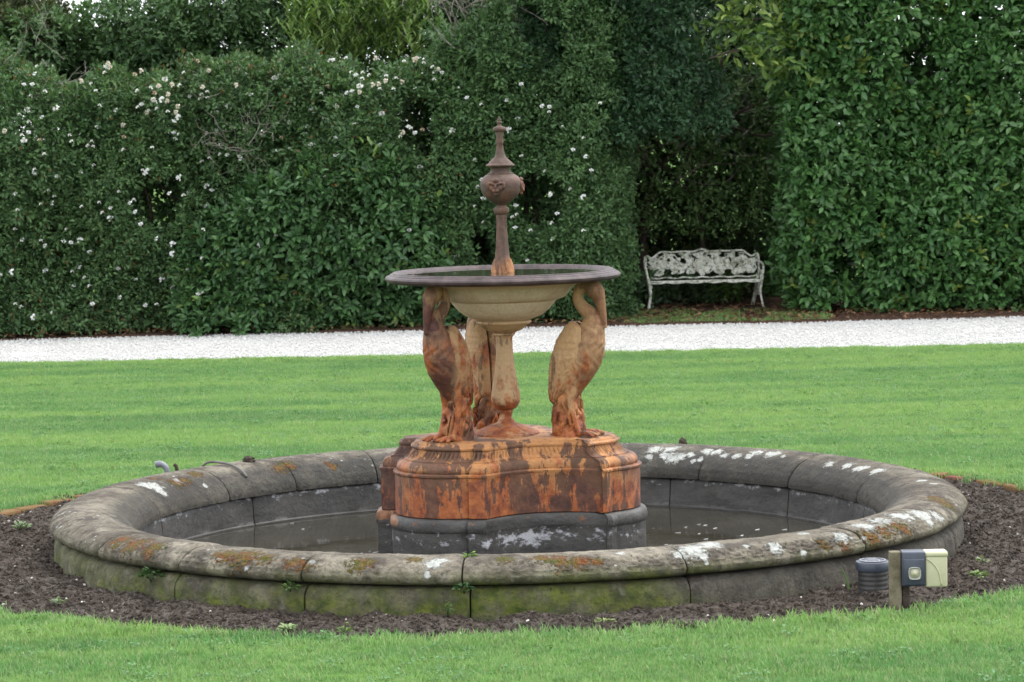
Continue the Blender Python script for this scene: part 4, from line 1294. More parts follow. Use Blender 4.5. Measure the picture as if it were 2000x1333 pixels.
# ------------------------------------------------------------------ white flowers (parts of the hedges)
def flower_mesh(seed, r, c, flat=.6, n=16):
    g = np.random.default_rng(seed)
    d = unit(g.normal(size=(n, 3)) + np.array((0, -.8, .5)))
    P = d * r * np.array((1, 1, flat)) * .45
    D = d + .5 * g.normal(size=(n, 3))
    U = unit(g.normal(size=(n, 3)) + np.array((0, -1, .6)))
    col = np.array(c) * g.uniform(.85, 1.05, (n, 1))
    return leaf_mesh('flower', P, D, U, np.full(n, r * .9), .8, col)
FW = [flower_mesh(1, .022, (.8, .8, .78)), flower_mesh(2, .03, (.8, .8, .78)), flower_mesh(3, .018, (.8, .79, .74)), flower_mesh(4, .026, (.66, .6, .5), .4, 20), flower_mesh(5, .031, (.72, .71, .67), .4, 22), flower_mesh(6, .022, (.5, .38, .28), .5)]
FL = [(-3.13,0.86),(-3.13,0.77),(-3.15,0.44),(-3.15,0.38),(-3.26,0.52),(-3.42,0.28),(-4.44,0.21),(-4.27,0.25),(-4.63,0.64),(-4.35,0.63),(-4.02,0.66),(-4.0,0.92),(-3.27,0.92),(-4.12,1.03),(-3.7,1.12),(-2.98,1.33),(-2.92,1.34),(-2.81,1.4),(-3.05,1.49),(-3.33,1.56),(-4.24,1.28),(-4.37,1.57),(-2.36,1.18),(-2.13,0.93),(-2.28,0.85),(-1.73,1.43),(-2.04,1.45),(-1.93,1.24),(-1.88,1.2),(-0.76,1.53),(-0.88,1.35),(-0.87,0.95),(-0.96,0.68),(-0.45,0.66),(-0.64,0.6),(0.41,2.09),(0.48,2.08),(0.79,1.78),(0.69,1.67),(0.86,1.47),(0.78,1.22),(0.77,0.91),(0.14,1.15),(0.09,1.87),(-2.69,1.93),(-2.41,1.94),(-3.03,2.06),(-3.17,2.23),(-2.84,2.23),(-2.76,2.24),(-2.57,2.16),(-3.73,2.5),(-3.72,2.55),(-4.47,2.4),(-4.38,2.4),(-3.55,1.77),(-4.37,2.5)]
fr = random.Random(77)
spots = [(x, z, fr.choice((0, 1, 1, 2))) for x, z in FL]
for i in range(72): spots.append((fr.uniform(-6.0, -0.3), fr.uniform(1.8, 2.6), fr.choice((3, 4, 2, 5, 2, 0))))
for i in range(16): spots.append((fr.uniform(-3.8, -2.7), fr.uniform(2.1, 2.55), fr.choice((3, 5, 3, 2))))
for i in range(30): spots.append((fr.uniform(-1.5, -0.3), fr.uniform(2.25, 2.6), fr.choice((3, 2, 0, 2))))
for i in range(96): spots.append((fr.uniform(-5.2, 1.0), fr.uniform(1.2, 2.3), fr.choice((2, 2, 0))))
for i in range(60): spots.append((fr.uniform(-5.2, -2.6) if fr.random() < .75 else fr.uniform(-.3, .9), fr.uniform(.2, 1.3), fr.choice((2, 2, 0))))
for x, z, k in spots:
    host = hedge_left if x < -3.0 else (hedge_mid if x < -0.5 else hedge_right)
    sd = 0.3 if x < -3.0 else (1.1 if x < -0.5 else 3.4)
    y = (13.72 if x < -3 else 13.86 if x < -.5 else 13.84) + 1.1 * float(lump(np.array([x]), np.array([z]), sd)[0]) - 0.05
    if -2.9 < x < -0.7 and z < 1.2: y = min(y, 13.56)
    if z > 2.4: y += 0.12
    o = link('flower', FW[k], 'fleck', host, Vector((x, y, z)) - Vector(host.location))
    o.rotation_euler = (fr.uniform(-.3, .3), fr.uniform(-.5, .5), fr.uniform(-.6, .6))

# ------------------------------------------------------------------ cast iron bench
def build_bench():
    root = empty('garden_bench', (2.045, 15.42, 0.0))
    root.scale = (1, 1, .92)
    tag(root, 'white cast iron garden bench with leafy openwork back in the hedge gap', 'bench')
    W = 1.16
    rr = random.Random(8)
    def top(x):      # back outline height
        u = x / (W / 2)
        h = .63 + .022 * math.exp(-(u / .09) ** 2) + .003 * math.cos(u * 19)
        h -= .075 * min(1, max(0, (abs(u) - .74) / .16))
        h += .035 * math.exp(-((abs(u) - .97) / .06) ** 2)
        return h
    yb = lambda z: 0.40 + 0.10 * (z - .33) / .3      # the back leans away
    v, f = [], []
    # frame of the back: top rail following the outline, bottom rail, end stiles
    P = [(x, yb(top(x)), top(x)) for x in np.linspace(-W / 2, W / 2, 49)]
    tube(P, .011, 8, v, f)
    tube([(x, yb(.345), .345 + .006 * math.cos(x * 34)) for x in np.linspace(-W / 2, W / 2, 40)], .010, 8, v, f)
    for s in (-1, 1):
        tube([(s * W / 2, yb(.335), .335), (s * (W / 2 + .004), yb(.45), .45), (s * W / 2, yb(.58), top(W / 2))], .013, 8, v, f)
    link('back_frame', mesh_py('back_frame', v, f), 'white_iron', root)
    # openwork of vine stems and leaves
    v, f = [], []
    def leafp(x, z, ang, L, w):
        n = 9; b = len(v)
        ca, sa = math.cos(ang), math.sin(ang)
        for sgn in (0, 1):
            for i in range(n + 1):
                t = i / n
                hw = w * math.sin(math.pi * t ** .8) * (1 + .22 * math.sin(t * 19))
                for k in (-1, 0, 1):
                    px, pz = L * t, hw * k
                    X = x + px * ca - pz * sa; Z = z + px * sa + pz * ca
                    Y = yb(Z) - (.012 if k == 0 else .004) if sgn == 0 else yb(Z) + .007
                    v.append((X, Y, Z))
        m = (n + 1) * 3
        for i in range(n):
            for k in (0, 1):
                a = b + i * 3 + k
                f.append((a, a + 3, a + 4, a + 1)); f.append((m + a, m + a + 1, m + a + 4, m + a + 3))
            for k in (0, 2):
                a = b + i * 3 + k
                f.append((a, a + 3, m + a + 3, m + a))
    cols, rows = 15, 4
    for i in range(cols):
        for j in range(rows):
            x = -W / 2 + W * (i + .5 + (.25 if j % 2 else -.1)) / cols
            zt_ = top(max(-W / 2, min(W / 2, x))) - .03
            z = .375 + (zt_ - .375) * (j + .25) / rows
            for q in range(2 if rr.random() < .8 else 1):
                ang = rr.uniform(0, 6.28) if q else (math.pi * (.5 + .32 * (-1) ** (i + j)))
                L = rr.uniform(.09, .13)
                ex, ez = x + L * math.cos(ang), z + L * math.sin(ang)
                if abs(ex) < W / 2 - .0 and .35 < ez < top(ex): leafp(x, z, ang, L, rr.uniform(.021, .029))
                elif abs(x - L * math.cos(ang)) < W / 2 and .35 < z - L * math.sin(ang) < top(x): leafp(x, z, ang + math.pi, L, rr.uniform(.019, .026))
            tube(catmull([(x, yb(z), z), (x + rr.uniform(-.06, .06), yb(z + .05), min(zt_, z + .05)), (x + rr.uniform(-.05, .05), yb(z + .1), min(zt_, z + .1))], 4), .007, 6, v, f)
    for s in (-1, 1):
        for k in range(3):
            x0 = s * (.08 + .17 * k)
            P = [(x0 + .045 * math.cos(t) * (1 - t / 12), yb(.46 + .06 * k), .43 + .05 * k + .045 * math.sin(t) * (1 - t / 12)) for t in np.linspace(0, 7.5, 22)]
            tube(P, .0075, 6, v, f)
    for s in (-1, 1): leafp(.0 + s * .012, .36, math.pi / 2 + s * .08, .27, .042)
    link('vine_back', mesh_py('vine_back', v, f), 'white_iron', root)
    # seat: slats of iron
    for k in range(7):
        v, f = [], []
        y = 0.0 + .058 * k
        box(v, f, -W / 2 + .02, W / 2 - .02, y, y + .044, .322 - .003 * k, .336 - .003 * k, .003)
        link('seat_slat', mesh_py('seat_slat', v, f), 'white_iron', root)
    v, f = [], []
    tube([(x, -.012, .322 - .012 * abs(math.sin(x * 16))) for x in np.linspace(-W / 2 + .01, W / 2 - .01, 60)], .0105, 8, v, f)
    link('seat_apron', mesh_py('seat_apron', v, f), 'white_iron', root)
    # ends: arm, front leg, rear leg, leafy side panel
    for s in (-1, 1):
        X = s * (W / 2 - .015)
        v, f = [], []
        tube(catmull([(X + s * .02, -.05, .0), (X + s * .004, -.012, .10), (X - s * .008, .004, .2), (X + s * .006, -.012, .31), (X + s * .012, -.02, .36)], 5), [.015] * 10 + [.018] * 5 + [.021] * 6, 8, v, f, .8)
        link('leg', mesh_py('leg', v, f), 'white_iron', root)
        v, f = [], []
        tube(catmull([(X - s * .05, .50, .0), (X - s * .03, .45, .12), (X - s * .01, .40, .24), (X, .40, .34)], 5), [.02] * 8 + [.016] * 8, 8, v, f, .7)
        link('leg', mesh_py('leg', v, f), 'white_iron', root)
        v, f = [], []
        tube(catmull([(X + s * .012, -.02, .35), (X + s * .03, .06, .46), (X + s * .03, .2, .5), (X + s * .018, .36, .51), (X + s * .01, .46, .55)], 5), .0125, 8, v, f)
        tube(catmull([(X, .03, .33), (X + s * .02, .15, .42), (X + s * .02, .28, .4), (X + s * .01, .41, .45)], 5), .009, 6, v, f)
        link('arm', mesh_py('arm', v, f), 'white_iron', root)
        v, f = [], []
        for k in range(7):
            y0 = .02 + .06 * k
            tube(catmull([(X - s * .01, y0, .32), (X - s * .014, y0 + .03, .25 - .02 * (k % 3)), (X - s * .012, y0 + .01, .19 + .035 * abs(k - 3) - .04 * (k % 2))], 4), [.02] * 5 + [.013] * 4, 6, v, f, .5)
        link('side_panel', mesh_py('side_panel', v, f), 'white_iron', root)
build_bench()

# ------------------------------------------------------------------ brick edging behind the bed
def build_edging():
    root = empty('brick_edging')
    tag(root, 'low curved edging of old red bricks between the soil bed and the back lawn', 'edging')
    bm = bmesh.new(); v, f = [], []
    box(v, f, -.105, .105, -.045, .045, -.06, .035, .014)
    b1 = mesh_py('brick', v, f); b2 = b1.copy()
    for (a0, a1) in ((10, 52), (132, 172)):
        a = a0
        while a < a1:
            r = 3.0 - 0.0 if a < 90 else 2.9
            o = link('brick', b2 if (rnd.random() < .45 or a > 90) else b1, 'brick', root, ((r - .02) * math.cos(R(a)), (r - .02) * math.sin(R(a)), rnd.uniform(-.03, -.01)))
            if not b2.materials or b2.materials[0] == MATS['brick']:
                b2.materials.clear(); b2.materials.append(MATS['brick_moss'])
            o.rotation_euler = (rnd.uniform(-.06, .06), rnd.uniform(-.05, .05), R(a + 90) + rnd.uniform(-.05, .05))
            a += 4.35
build_edging()

# ------------------------------------------------------------------ socket post and valve pot at the right
def build_post():
    root = empty('socket_post', (1.525, -2.12, 0))
    tag(root, 'short timber stake carrying a blue grey outdoor socket and a cream cover', 'socket post')
    v, f = [], []
    box(v, f, -.044, -.001, -.022, .024, -.15, .228, .004)
    o = link('timber_stake', mesh_py('timber_stake', v, f, False), 'wood', root)
    v, f = [], []
    box(v, f, .006, .034, -.004, .018, -.12, .11, .003)
    link('conduit', mesh_py('conduit', v, f, False), 'bark', root)
    v, f = [], []
    box(v, f, .0, .0895, -.055, .022, .097, .232, .006)
    b = link('socket_box', mesh_py('socket_box', v, f), 'slate_plastic', root)
    v, f = [], []
    box(v, f, .006, .084, -.061, -.0535, .103, .205, .003)
    link('socket_lid', mesh_py('socket_lid', v, f), 'slate_plastic', b)
    v, f = [], []
    box(v, f, .022, .069, -.0665, -.0605, .127, .174, .014)
    sw = link('switch_plate', mesh_py('switch_plate', v, f), 'pale_plastic', b)
    v, f = [], []
    tube([(.0455, -.067, .1505), (.0455, -.071, .1505)], .016, 20, v, f)
    tube([(.0455, -.071, .1505), (.0455, -.074, .1505)], .008, 16, v, f)
    link('switch_button', mesh_py('switch_button', v, f), 'cream_plastic', b)
    v, f = [], []
    bm = bmesh.new()
    box(v, f, .0905, .176, -.05, .03, .091, .214, .008)
    b = link('weather_cover', mesh_py('weather_cover', v, f), 'cream_plastic', root)
    v, f = [], []
    box(v, f, .0885, .1785, -.053, .032, .209, .23, .008)
    link('cover_lid', mesh_py('cover_lid', v, f), 'cream_plastic', b)
    v, f = [], []
    tube(catmull([(.094, -.0505, .205), (.12, -.0505, .185), (.142, -.0505, .15), (.152, -.0505, .10)], 6), .0035, 6, v, f)
    link('cover_rib', mesh_py('cover_rib', v, f), 'cream_plastic', b)
build_post()

def build_pot():
    root = empty('valve_pot', (1.452, -1.845, 0))
    tag(root, 'black ribbed plastic pot with a slotted grey lid beside the stone ring', 'pot')
    pr = []
    for i in range(41):
        z = -.08 + .205 * i / 40
        pr.append((.059 + .0011 * math.sin(z * 330), z))
    v, f = lathe(pr, 40)
    link('pot_body', mesh_py('pot_body', v, f), 'black_plastic', root)
    pr = [(.060, .112), (.067, .113), (.0685, .118), (.0685, .142), (.066, .148), (.055, .150), (.053, .147), (.047, .147), (.045, .151), (.033, .152), (.031, .148), (.0, .148)]
    v, f = lathe(pr, 48)
    me = mesh_py('pot_lid', v, f); sharp(me, 35)
    lid = link('pot_lid', me, 'slate_plastic', root)
    v, f = lathe([(.0, .1528), (.03, .1528), (.0315, .151)], 32)
    link('lid_plate', mesh_py('lid_plate', v, f), 'grey_plastic', lid)
    v, f = lathe([(.046, .1525), (.0465, .154), (.0535, .154), (.054, .1525)], 40)
    link('lid_ring', mesh_py('lid_ring', v, f), 'grey_plastic', lid)
    for k in range(5):
        v, f = [], []
        tube([(.022 * math.cos(a), -.02 + .01 * k + .004 * math.sin(a), .1535) for a in np.linspace(.25, math.pi - .25, 9)], .0022, 5, v, f)
        link('lid_rib', mesh_py('lid_rib', v, f), 'grey_plastic', lid)
build_pot()

# ------------------------------------------------------------------ small things on and round the ring
v, f = tube(catmull([(-1.76, 1.45, -.02), (-1.755, 1.45, .10), (-1.757, 1.45, .18), (-1.764, 1.45, .2), (-1.779, 1.45, .213), (-1.798, 1.45, .216), (-1.815, 1.45, .212)], 4), [.015] * 17 + [.017] * 8, 12)
tag(link('bent_pipe', mesh_py('bent_pipe', v, f), 'grey_plastic'), 'grey pipe with a hooked end standing behind the left rim of the basin', 'pipe')
v, f = tube(catmull([(-1.70, 1.50, 0), (-1.71, 1.5, .12), (-1.712, 1.5, .19), (-1.726, 1.5, .206)], 4), .009, 8)
tag(link('pipe_stub', mesh_py('pipe_stub', v, f), 'bark'), 'thin dark stub next to the hooked grey pipe', 'pipe')
def on_ring(a, r, dz=0.0): return (r * math.cos(R(a)), r * math.sin(R(a)), coping_z(min(2.1, r)) + dz)
v, f = tube(catmull([(-1.80, 1.52, .03), on_ring(139.5, 2.10, .006), on_ring(139.4, 2.02, .016), on_ring(138.9, 1.94, .014), on_ring(138.5, 1.87, .012), on_ring(138.4, 1.80, .011), on_ring(138.4, 1.765, .010)], 6), .0068, 8)
tag(link('hose', mesh_py('hose', v, f), 'hose'), 'thin faded hose arching over the back left coping', 'hose')
def clod(name, loc, r, sc, seed, mat='soil'):
    bm = bmesh.new(); bmesh.ops.create_icosphere(bm, subdivisions=4, radius=1)
    for p in bm.verts:
        n = p.co.normalized()
        q = 1 + .35 * mnoise.noise(n * 2.1 + Vector((seed, 0, 0))) + .2 * mnoise.noise(n * 6 + Vector((0, seed, 0)))
        p.co = Vector((n.x * sc[0], n.y * sc[1], n.z * sc[2])) * q * r
    me = bpy.data.meshes.new(name); bm.to_mesh(me); bm.free()
    return link(name, me, mat, None, loc)
tag(clod('soil_clod', on_ring(133.5, 1.93, .008), .026, (1.25, 1, .75), 2), 'dark lump of soil lying on the back left coping', 'soil clod')
tag(clod('wooden_stub', (.941, 1.975, .19), .022, (.95, .9, 1.9), 7, 'bark'), 'dark stubby lump sticking up behind the back right coping', 'stub')

# weeds
def weed(loc, r, h, n, label, c0=(.04, .1, .02), c1=(.12, .22, .05), size=.03, aspect=.42, hang=False):
    g = np.random.default_rng(int(abs(loc[0] * 1000)) + n)
    a = g.uniform(0, 6.28, n); q = g.random(n) ** .6
    P = np.stack([np.cos(a) * q * r * .7, np.sin(a) * q * r * .7, h * (1 - q * .7) * g.uniform(.5, 1, n)], 1)
    D = np.stack([np.cos(a), np.sin(a), g.uniform(-.3 if hang else .05, .8, n)], 1)
    U = np.stack([-.3 * np.cos(a), -.3 * np.sin(a), np.ones(n)], 1) + .3 * g.normal(size=(n, 3))
    f_ = g.random((n, 1)); col = np.array(c0) * (1 - f_) + np.array(c1) * f_
    root = empty('weed', loc); tag(root, label, 'weed', 'weeds round the basin')
    link('leaves', leaf_mesh('leaves', P, D, U, size * g.uniform(.6, 1.2, n), aspect, col, True), 'leaf_small', root)
    v, f = [], []
    for k in range(0, n, max(1, n // 7)): tube([(0, 0, -.01), (P[k][0] * .5, P[k][1] * .5, P[k][2] * .6), tuple(P[k])], .0016, 4, v, f)
    link('stalks', mesh_py('stalks', v, f), 'leaf_small', root)
    a_ = root.children[-1].data.attributes.new('leafcol', 'FLOAT_COLOR', 'POINT')
    a_.data.foreach_set('color', [.06, .1, .03, 1] * len(root.children[-1].data.vertices))
def sz(x, y): return soil_z(x, y) - .005
weed((-2.367, .585, sz(-2.367, .585)), .05, .05, 40, 'grey green weed in the soil at the far left of the ring', (.07, .12, .05), (.2, .26, .14))
weed((-1.83, -1.70, sz(-1.83, -1.7)), .03, .03, 22, 'tiny weed in the soil near the lower left lawn edge', (.08, .12, .06), (.2, .24, .14))
weed((-1.475, -1.515, .085), .05, .07, 60, 'dark leafy weed hanging from the joint at the front left of the ring', (.015, .045, .012), (.05, .11, .03), .032, .35, True)
weed((-.872, -1.925, .10), .035, .035, 34, 'small weed in the joint left of the front centre', (.03, .07, .015), (.09, .15, .04), .024, .4, True)
weed((-.18, -2.115, .11), .05, .04, 56, 'spreading weed in the front joint below the fountain', (.02, .06, .02), (.07, .13, .05), .022, .45, True)
weed((-.155, -1.96, .212), .022, .03, 34, 'small bright green tuft on top of the front coping', (.06, .13, .02), (.16, .27, .05), .02, .5)
weed((-1.40, -1.455, .2), .025, .016, 26, 'flat green seedling on the front left coping', (.05, .13, .03), (.12, .25, .07), .022, .55)
weed((-.245, -2.14, .02), .022, .07, 30, 'slender weed climbing the stones right below the front joint', (.05, .1, .03), (.12, .19, .06), .018, .5)
weed((.36, -2.28, sz(.36, -2.28)), .03, .025, 24, 'pale weed in the soil at the front right of centre', (.1, .15, .05), (.24, .28, .12))
weed((1.92, -1.56, sz(1.92, -1.56)), .035, .04, 30, 'small weed in the soil right of the cream socket cover', (.07, .13, .03), (.18, .25, .08))
weed((2.02, -1.10, sz(2.02, -1.1)), .03, .035, 24, 'small weed in the soil beyond the socket post', (.08, .13, .05), (.18, .23, .1))
weed((-.63, -2.45, sz(-.63, -2.45)), .025, .05, 24, 'upright weed in the front soil near the grass', (.06, .12, .03), (.15, .22, .06), .024, .3)
weed((-.85, -2.37, sz(-.85, -2.37)), .035, .022, 26, 'flat weed in the front soil left of the upright one', (.08, .14, .05), (.2, .26, .1))
v, f = tube(catmull([(1.365, -1.80, -.02), (1.36, -1.80, .04), (1.345, -1.80, .085), (1.33, -1.8, .12)], 4), [.004] * 6 + [.003] * 5 + [.001, .0008], 6, flat=.35)
o = link('grass_stalk', mesh_py('grass_stalk', v, f), 'leaf_small'); tag(o, 'single tall green grass blade left of the black pot', 'grass stalk')
a_ = o.data.attributes.new('leafcol', 'FLOAT_COLOR', 'POINT'); a_.data.foreach_set('color', [.1, .2, .05, 1] * len(o.data.vertices))

# small white flecks lying on the pool water
W = [(-1.1,1.2),(-.66,1.19),(-1.03,.98),(-.66,.19),(-.63,.15),(-.7,.12),(.94,.83),(.97,.79),(.87,.74),(1.01,.68),(.82,.56),(.92,.51),(1.12,.42),(1.21,.6),(1.34,.58),(.94,.33),(.74,.18),(-.61,1.18),(-.74,.1),(-.58,.13),(.8,.12),(.86,.15)]
for k, (x, y) in enumerate(W):
    g = np.random.default_rng(k)
    n = 10; a = np.linspace(0, 6.283, n, endpoint=False)
    ra, rb = g.uniform(.006, .016), g.uniform(.003, .006)
    v = [(ra * math.cos(t) * g.uniform(.75, 1.1), rb * math.sin(t) * g.uniform(.75, 1.1), .003 + .002 * math.cos(t)) for t in a]
    v += [(p[0] * .9, p[1] * .9, .0008) for p in v]
    f = [tuple(range(n)), tuple(reversed(range(n, 2 * n)))] + [(i, n + i, n + (i + 1) % n, (i + 1) % n) for i in range(n)]
    me = mesh_py('fleck', v, f, False)
    a_ = me.attributes.new('leafcol', 'FLOAT_COLOR', 'POINT'); a_.data.foreach_set('color', [.45, .45, .43, 1] * len(v))
    o = link('fleck', me, 'fleck', None, (x, y, -.075)); o.rotation_euler = (0, 0, g.uniform(-.5, .5))
    tag(o, 'small white fleck floating on the dark pool water left of the fountain' if x < 0 else 'small white fleck floating on the dark pool water right of the fountain', 'fleck',
        'flecks left of the fountain' if x < 0 else 'flecks right of the fountain')

# ------------------------------------------------------------------ stuff: grass, gravel stones, soil crumbs
def scatter(name, surf_name, src_list, density, scale_rng, mat, upright=True, dens_attr=None, label=None, cat=None, seed=0, scale_attr=None, mesh=None, tilt=0.25):
    """stuff object: instances of unlinked source meshes over a surface"""
    o = bpy.data.objects.new(name, mesh if mesh is not None else bpy.data.objects[surf_name].data)
    COL.objects.link(o)
    tag(o, label, cat, kind='stuff')
    ng = bpy.data.node_groups.new(name + '_nodes', 'GeometryNodeTree')
    ng.interface.new_socket('Geometry', in_out='INPUT', socket_type='NodeSocketGeometry')
    ng.interface.new_socket('Geometry', in_out='OUTPUT', socket_type='NodeSocketGeometry')
    N = ng.nodes; L = ng.links
    gi = N.new('NodeGroupInput'); go = N.new('NodeGroupOutput'); join = N.new('GeometryNodeJoinGeometry')
    for k, src in enumerate(src_list):
        dp = N.new('GeometryNodeDistributePointsOnFaces'); dp.inputs['Seed'].default_value = seed + k
        L.new(gi.outputs[0], dp.inputs['Mesh'])
        if dens_attr:
            at = N.new('GeometryNodeInputNamedAttribute'); at.data_type = 'FLOAT'; at.inputs['Name'].default_value = dens_attr
            mu = N.new('ShaderNodeMath'); mu.operation = 'MULTIPLY'; mu.inputs[1].default_value = density / len(src_list)
            L.new(at.outputs[0], mu.inputs[0]); L.new(mu.outputs[0], dp.inputs['Density'])
        else:
            dp.inputs['Density'].default_value = density / len(src_list)
        ip = N.new('GeometryNodeInstanceOnPoints')
        oi = N.new('GeometryNodeObjectInfo'); oi.inputs['Object'].default_value = src; oi.inputs['As Instance'].default_value = True
        L.new(oi.outputs['Geometry'], ip.inputs['Instance'])
        L.new(dp.outputs['Points'], ip.inputs['Points'])
        rv = N.new('FunctionNodeRandomValue'); rv.data_type = 'FLOAT_VECTOR'
        t = tilt if upright else 3.14
        rv.inputs[0].default_value = (-t, -t, -3.14); rv.inputs[1].default_value = (t, t, 3.14); rv.inputs['Seed'].default_value = seed + 50 + k
        L.new(rv.outputs[0], ip.inputs['Rotation'])
        rs = N.new('FunctionNodeRandomValue'); rs.data_type = 'FLOAT'
        rs.inputs[2].default_value, rs.inputs[3].default_value = scale_rng; rs.inputs['Seed'].default_value = seed + 90 + k
        if scale_attr:
            at = N.new('GeometryNodeInputNamedAttribute'); at.data_type = 'FLOAT'; at.inputs['Name'].default_value = scale_attr
            mu = N.new('ShaderNodeMath'); mu.operation = 'MULTIPLY'
            L.new(at.outputs[0], mu.inputs[0]); L.new(rs.outputs[1], mu.inputs[1]); L.new(mu.outputs[0], ip.inputs['Scale'])
        else:
            L.new(rs.outputs[1], ip.inputs['Scale'])
        L.new(ip.outputs[0], join.inputs[0])
    L.new(join.outputs[0], go.inputs[0])
    md = o.modifiers.new('scatter', 'NODES'); md.node_group = ng
    return o

def src(name, me, mat):
    me.materials.append(MATS[mat])
    return bpy.data.objects.new(name, me)

def tuft(seed, n, r, h, wid):
    g = np.random.default_rng(seed)
    V, T, A = [], [], []
    for i in range(n):
        a = g.uniform(0, 6.28); q = r * math.sqrt(g.random())
        p = np.array((q * math.cos(a), q * math.sin(a), 0)); d = g.uniform(0, 6.28)
        hh = h * g.uniform(.55, 1.1); ln = g.uniform(.15, .75) * hh
        dr = np.array((math.cos(d), math.sin(d), 0)); sd = np.array((-math.sin(d), math.cos(d), 0)) * wid * g.uniform(.7, 1.3)
        b = len(V)
        V += [p - sd, p + sd, p + dr * ln * .35 + np.array((0, 0, hh * .6)) - sd * .8, p + dr * ln * .35 + np.array((0, 0, hh * .6)) + sd * .8, p + dr * ln + np.array((0, 0, hh * .95))]
        T += [(b, b + 1, b + 3), (b, b + 3, b + 2), (b + 2, b + 3, b + 4)]
        A += [g.random()] * 5
    me = mesh_tris('grass_tuft', np.array(V), np.array(T))
    fattr(me, 'blade', A)
    return me
TUFTS = [src('grass_tuft', tuft(k, 34, .045, .027, .0014), 'grass') for k in range(4)]

# denser sheet for the visible lawn, with density and height fields
def grass_sheet():
    V, F, dn, tl = [], [], [], []
    NA, NR = 480, 60
    for i in range(NA):
        a = -math.pi + 2 * math.pi * i / NA; dg = math.degrees(a)
        r0 = bed_r(dg) - 0.015 + 0.035 * mnoise.noise((math.cos(a) * 14, math.sin(a) * 14, 2))
        s = math.sin(a); rmax = 9.0
        if s + 0.054 * math.cos(a) > 0.2: rmax = min(13.5, 10.5 / (s + .054 * math.cos(a)) + .01)
        for k in range(NR):
            t = (k / (NR - 1)) ** 1.7
            r = r0 + (rmax - r0) * t
            x, y = r * math.cos(a), r * s
            V.append((x, y, -.004))
            lim = (y + 13) * 0.185 + 1.1      # the lawn in view, with room for a step to either side
            d = 1.0 if y > -4.6 else 0.12
            if abs(x) > lim: d = 0.12
            far = min(1, max(0, (y - 1) / 9)) if y > 0 else 0
            dn.append(d * (1.35 if y < 0 else 1.2 - .2 * far))
            edge = math.exp(-(r - r0) / .09)
            tl.append(1.0 + .55 * edge * (1.0 if y < 0 else .9) + .25 * mnoise.noise((x * 3, y * 3, 0)) + .3 * mnoise.noise((x * 11, y * 11, 4)))
    for i in range(NA):
        j = (i + 1) % NA
        for k in range(NR - 1):
            F.append((i * NR + k, j * NR + k, j * NR + k + 1, i * NR + k + 1))
    me = mesh_py('grass', V, F, False); fattr(me, 'dens', dn); fattr(me, 'tall', tl)
    return me
scatter('grass', None, TUFTS, 1150, (.75, 1.25), 'grass', True, 'dens', 'short mown bright green lawn grass round the fountain bed', 'grass', 3, 'tall', grass_sheet())

def pebble(seed, r, sub=1, amp=.35):
    bm = bmesh.new(); bmesh.ops.create_icosphere(bm, subdivisions=sub, radius=r)
    for p in bm.verts:
        n = p.co.normalized(); p.co *= 1 + amp * mnoise.noise(n * 1.7 + Vector((seed * 3.1, 0, 0)))
        p.co.z *= .75
    me = bpy.data.meshes.new('pebble'); bm.to_mesh(me); bm.free()
    return me
def strip(x0, x1, y0f, y1f, n, z, name):
    V, F = [], []
    for i in range(n + 1):
        x = x0 + (x1 - x0) * i / n
        V += [(x, y0f(x), z), (x, y1f(x), z)]
    for i in range(n): F.append((2 * i, 2 * i + 2, 2 * i + 3, 2 * i + 1))
    return mesh_py(name, V, F, False)
MATS['gravel_stone'] = m_simple('pale_gravel_stone', (.34, .332, .315), (.54, .535, .52), 30, .9, .2, 40, .2)
PEB = [src('pebble', pebble(k, .007), 'gravel_stone') for k in range(3)]
scatter('gravel_stones', None, PEB, 1000, (.4, 1.5), 'gravel_stone', False, None, 'loose white gravel on the path', 'gravel', 20, None, strip(-6.5, 6.5, lambda x: near_edge(x) - .03, lambda x: far_edge(x) + .06, 60, .004, 'gravel_stones'))
CR = [src('soil_crumb', pebble(10 + k, .011, 2, .9), 'soil') for k in range(4)]
scatter('soil_crumbs', 'soil_bed', CR, 2600, (.15, 1.1), 'soil', False, None, 'loose dark soil crumbs of the flower bed', 'soil', 31)
MATS['chip'] = m_simple('pale_stone_chip', (.2, .18, .15), (.6, .57, .52), 6, .9, .2)
CH = [src('stone_chip', pebble(20 + k, .006, 1, .6), 'chip') for k in range(2)]
scatter('stone_chips', 'soil_bed', CH, 42, (.3, 1.5), 'chip', False, None, 'pale stone chips scattered in the soil', 'stones', 41)
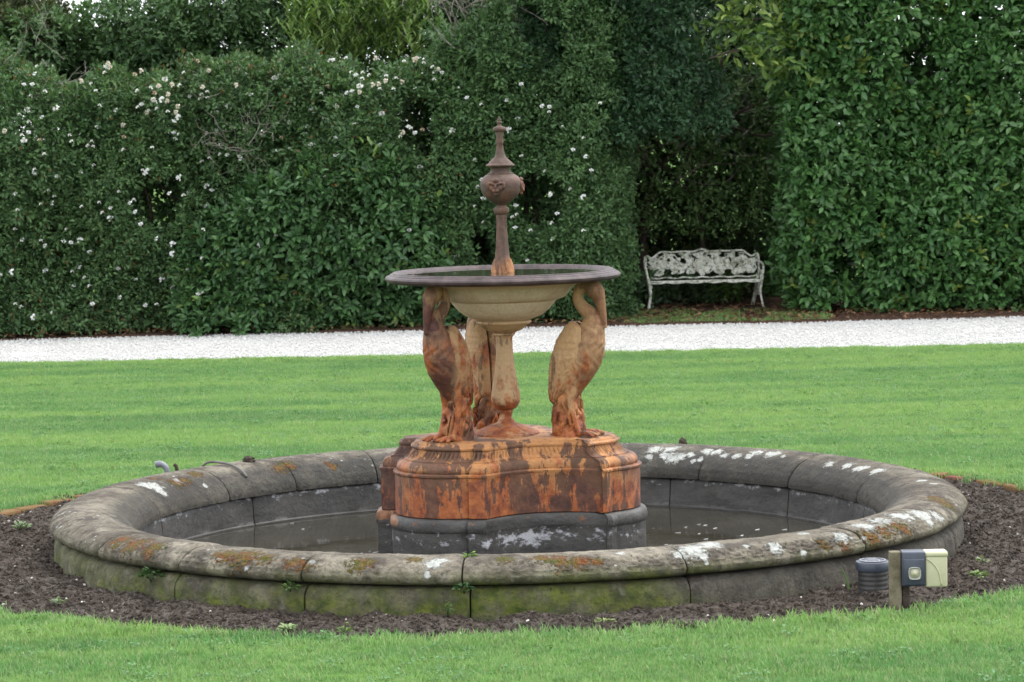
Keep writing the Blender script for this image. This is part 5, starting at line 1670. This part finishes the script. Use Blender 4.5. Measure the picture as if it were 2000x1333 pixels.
# fallen leaves on the verge
def litter_leaf(seed, c):
    g = np.random.default_rng(seed)
    return leaf_mesh('litter_leaf', np.zeros((1, 3)), np.array([(1., 0, .1)]), np.array([(0., 0, 1)]), np.array([.06]), .45, np.array([c]), True)
LT = [src('litter_leaf', litter_leaf(1, (.1, .045, .025)), 'leaf_small'), src('litter_leaf', litter_leaf(2, (.2, .11, .06)), 'leaf_small'), src('litter_leaf', litter_leaf(3, (.06, .035, .022)), 'leaf_small')]
scatter('fallen_leaves', None, LT, 170, (.5, 1.2), 'leaf_small', True, None, 'brown fallen leaves under the hedges', 'leaves', 55, None, strip(-6.5, 6.5, lambda x: far_edge(x) - .12, lambda x: far_edge(x) + 2.2, 60, .045, 'fallen_leaves'), .4)
# thin worn grass in front of the bench
G2 = [src('grass_tuft', tuft(30 + k, 16, .05, .03, .0018), 'grass') for k in range(2)]
def bench_patch():
    V, F, d = [], [], []
    for i in range(31):
        for k in range(9):
            x = 1.15 + 2.0 * i / 30; y = far_edge(x) + .03 + 1.7 * k / 8
            V.append((x, y, .02)); d.append(max(0, .55 + mnoise.noise((x * 2.6, y * 2.2, 7)) * 1.5 - .35 * max(0, k - 4) / 4))
    for i in range(30):
        for k in range(8):
            a = i * 9 + k; F.append((a, a + 9, a + 10, a + 1))
    me = mesh_py('worn_grass', V, F, False); fattr(me, 'dens', d)
    return me
scatter('worn_grass', None, G2, 330, (.7, 1.2), 'grass', True, 'dens', 'thin patchy grass between the gravel and the bench', 'grass', 61, None, bench_patch())

# clover leaves among the grass
def clover(seed):
    g = np.random.default_rng(seed); n = 30
    a = g.uniform(0, 6.28, n); q = .05 * np.sqrt(g.random(n))
    P = np.stack([q * np.cos(a), q * np.sin(a), g.uniform(.014, .026, n)], 1)
    D = np.stack([np.cos(a * 3), np.sin(a * 3), g.uniform(-.2, .3, n)], 1)
    U = np.stack([.3 * g.normal(size=n), .3 * g.normal(size=n), np.ones(n)], 1)
    return leaf_mesh('clover_leaf', P, D, U, g.uniform(.008, .014, n), .8, np.array((.075, .17, .06)) * g.uniform(.8, 1.3, (n, 1)))
CL = [src('clover_patch', clover(k), 'leaf_small') for k in range(2)]
scatter('clover', 'grass', CL, 22, (.6, 1.4), 'leaf_small', True, 'dens', 'small clover leaves scattered through the lawn', 'clover', 71)
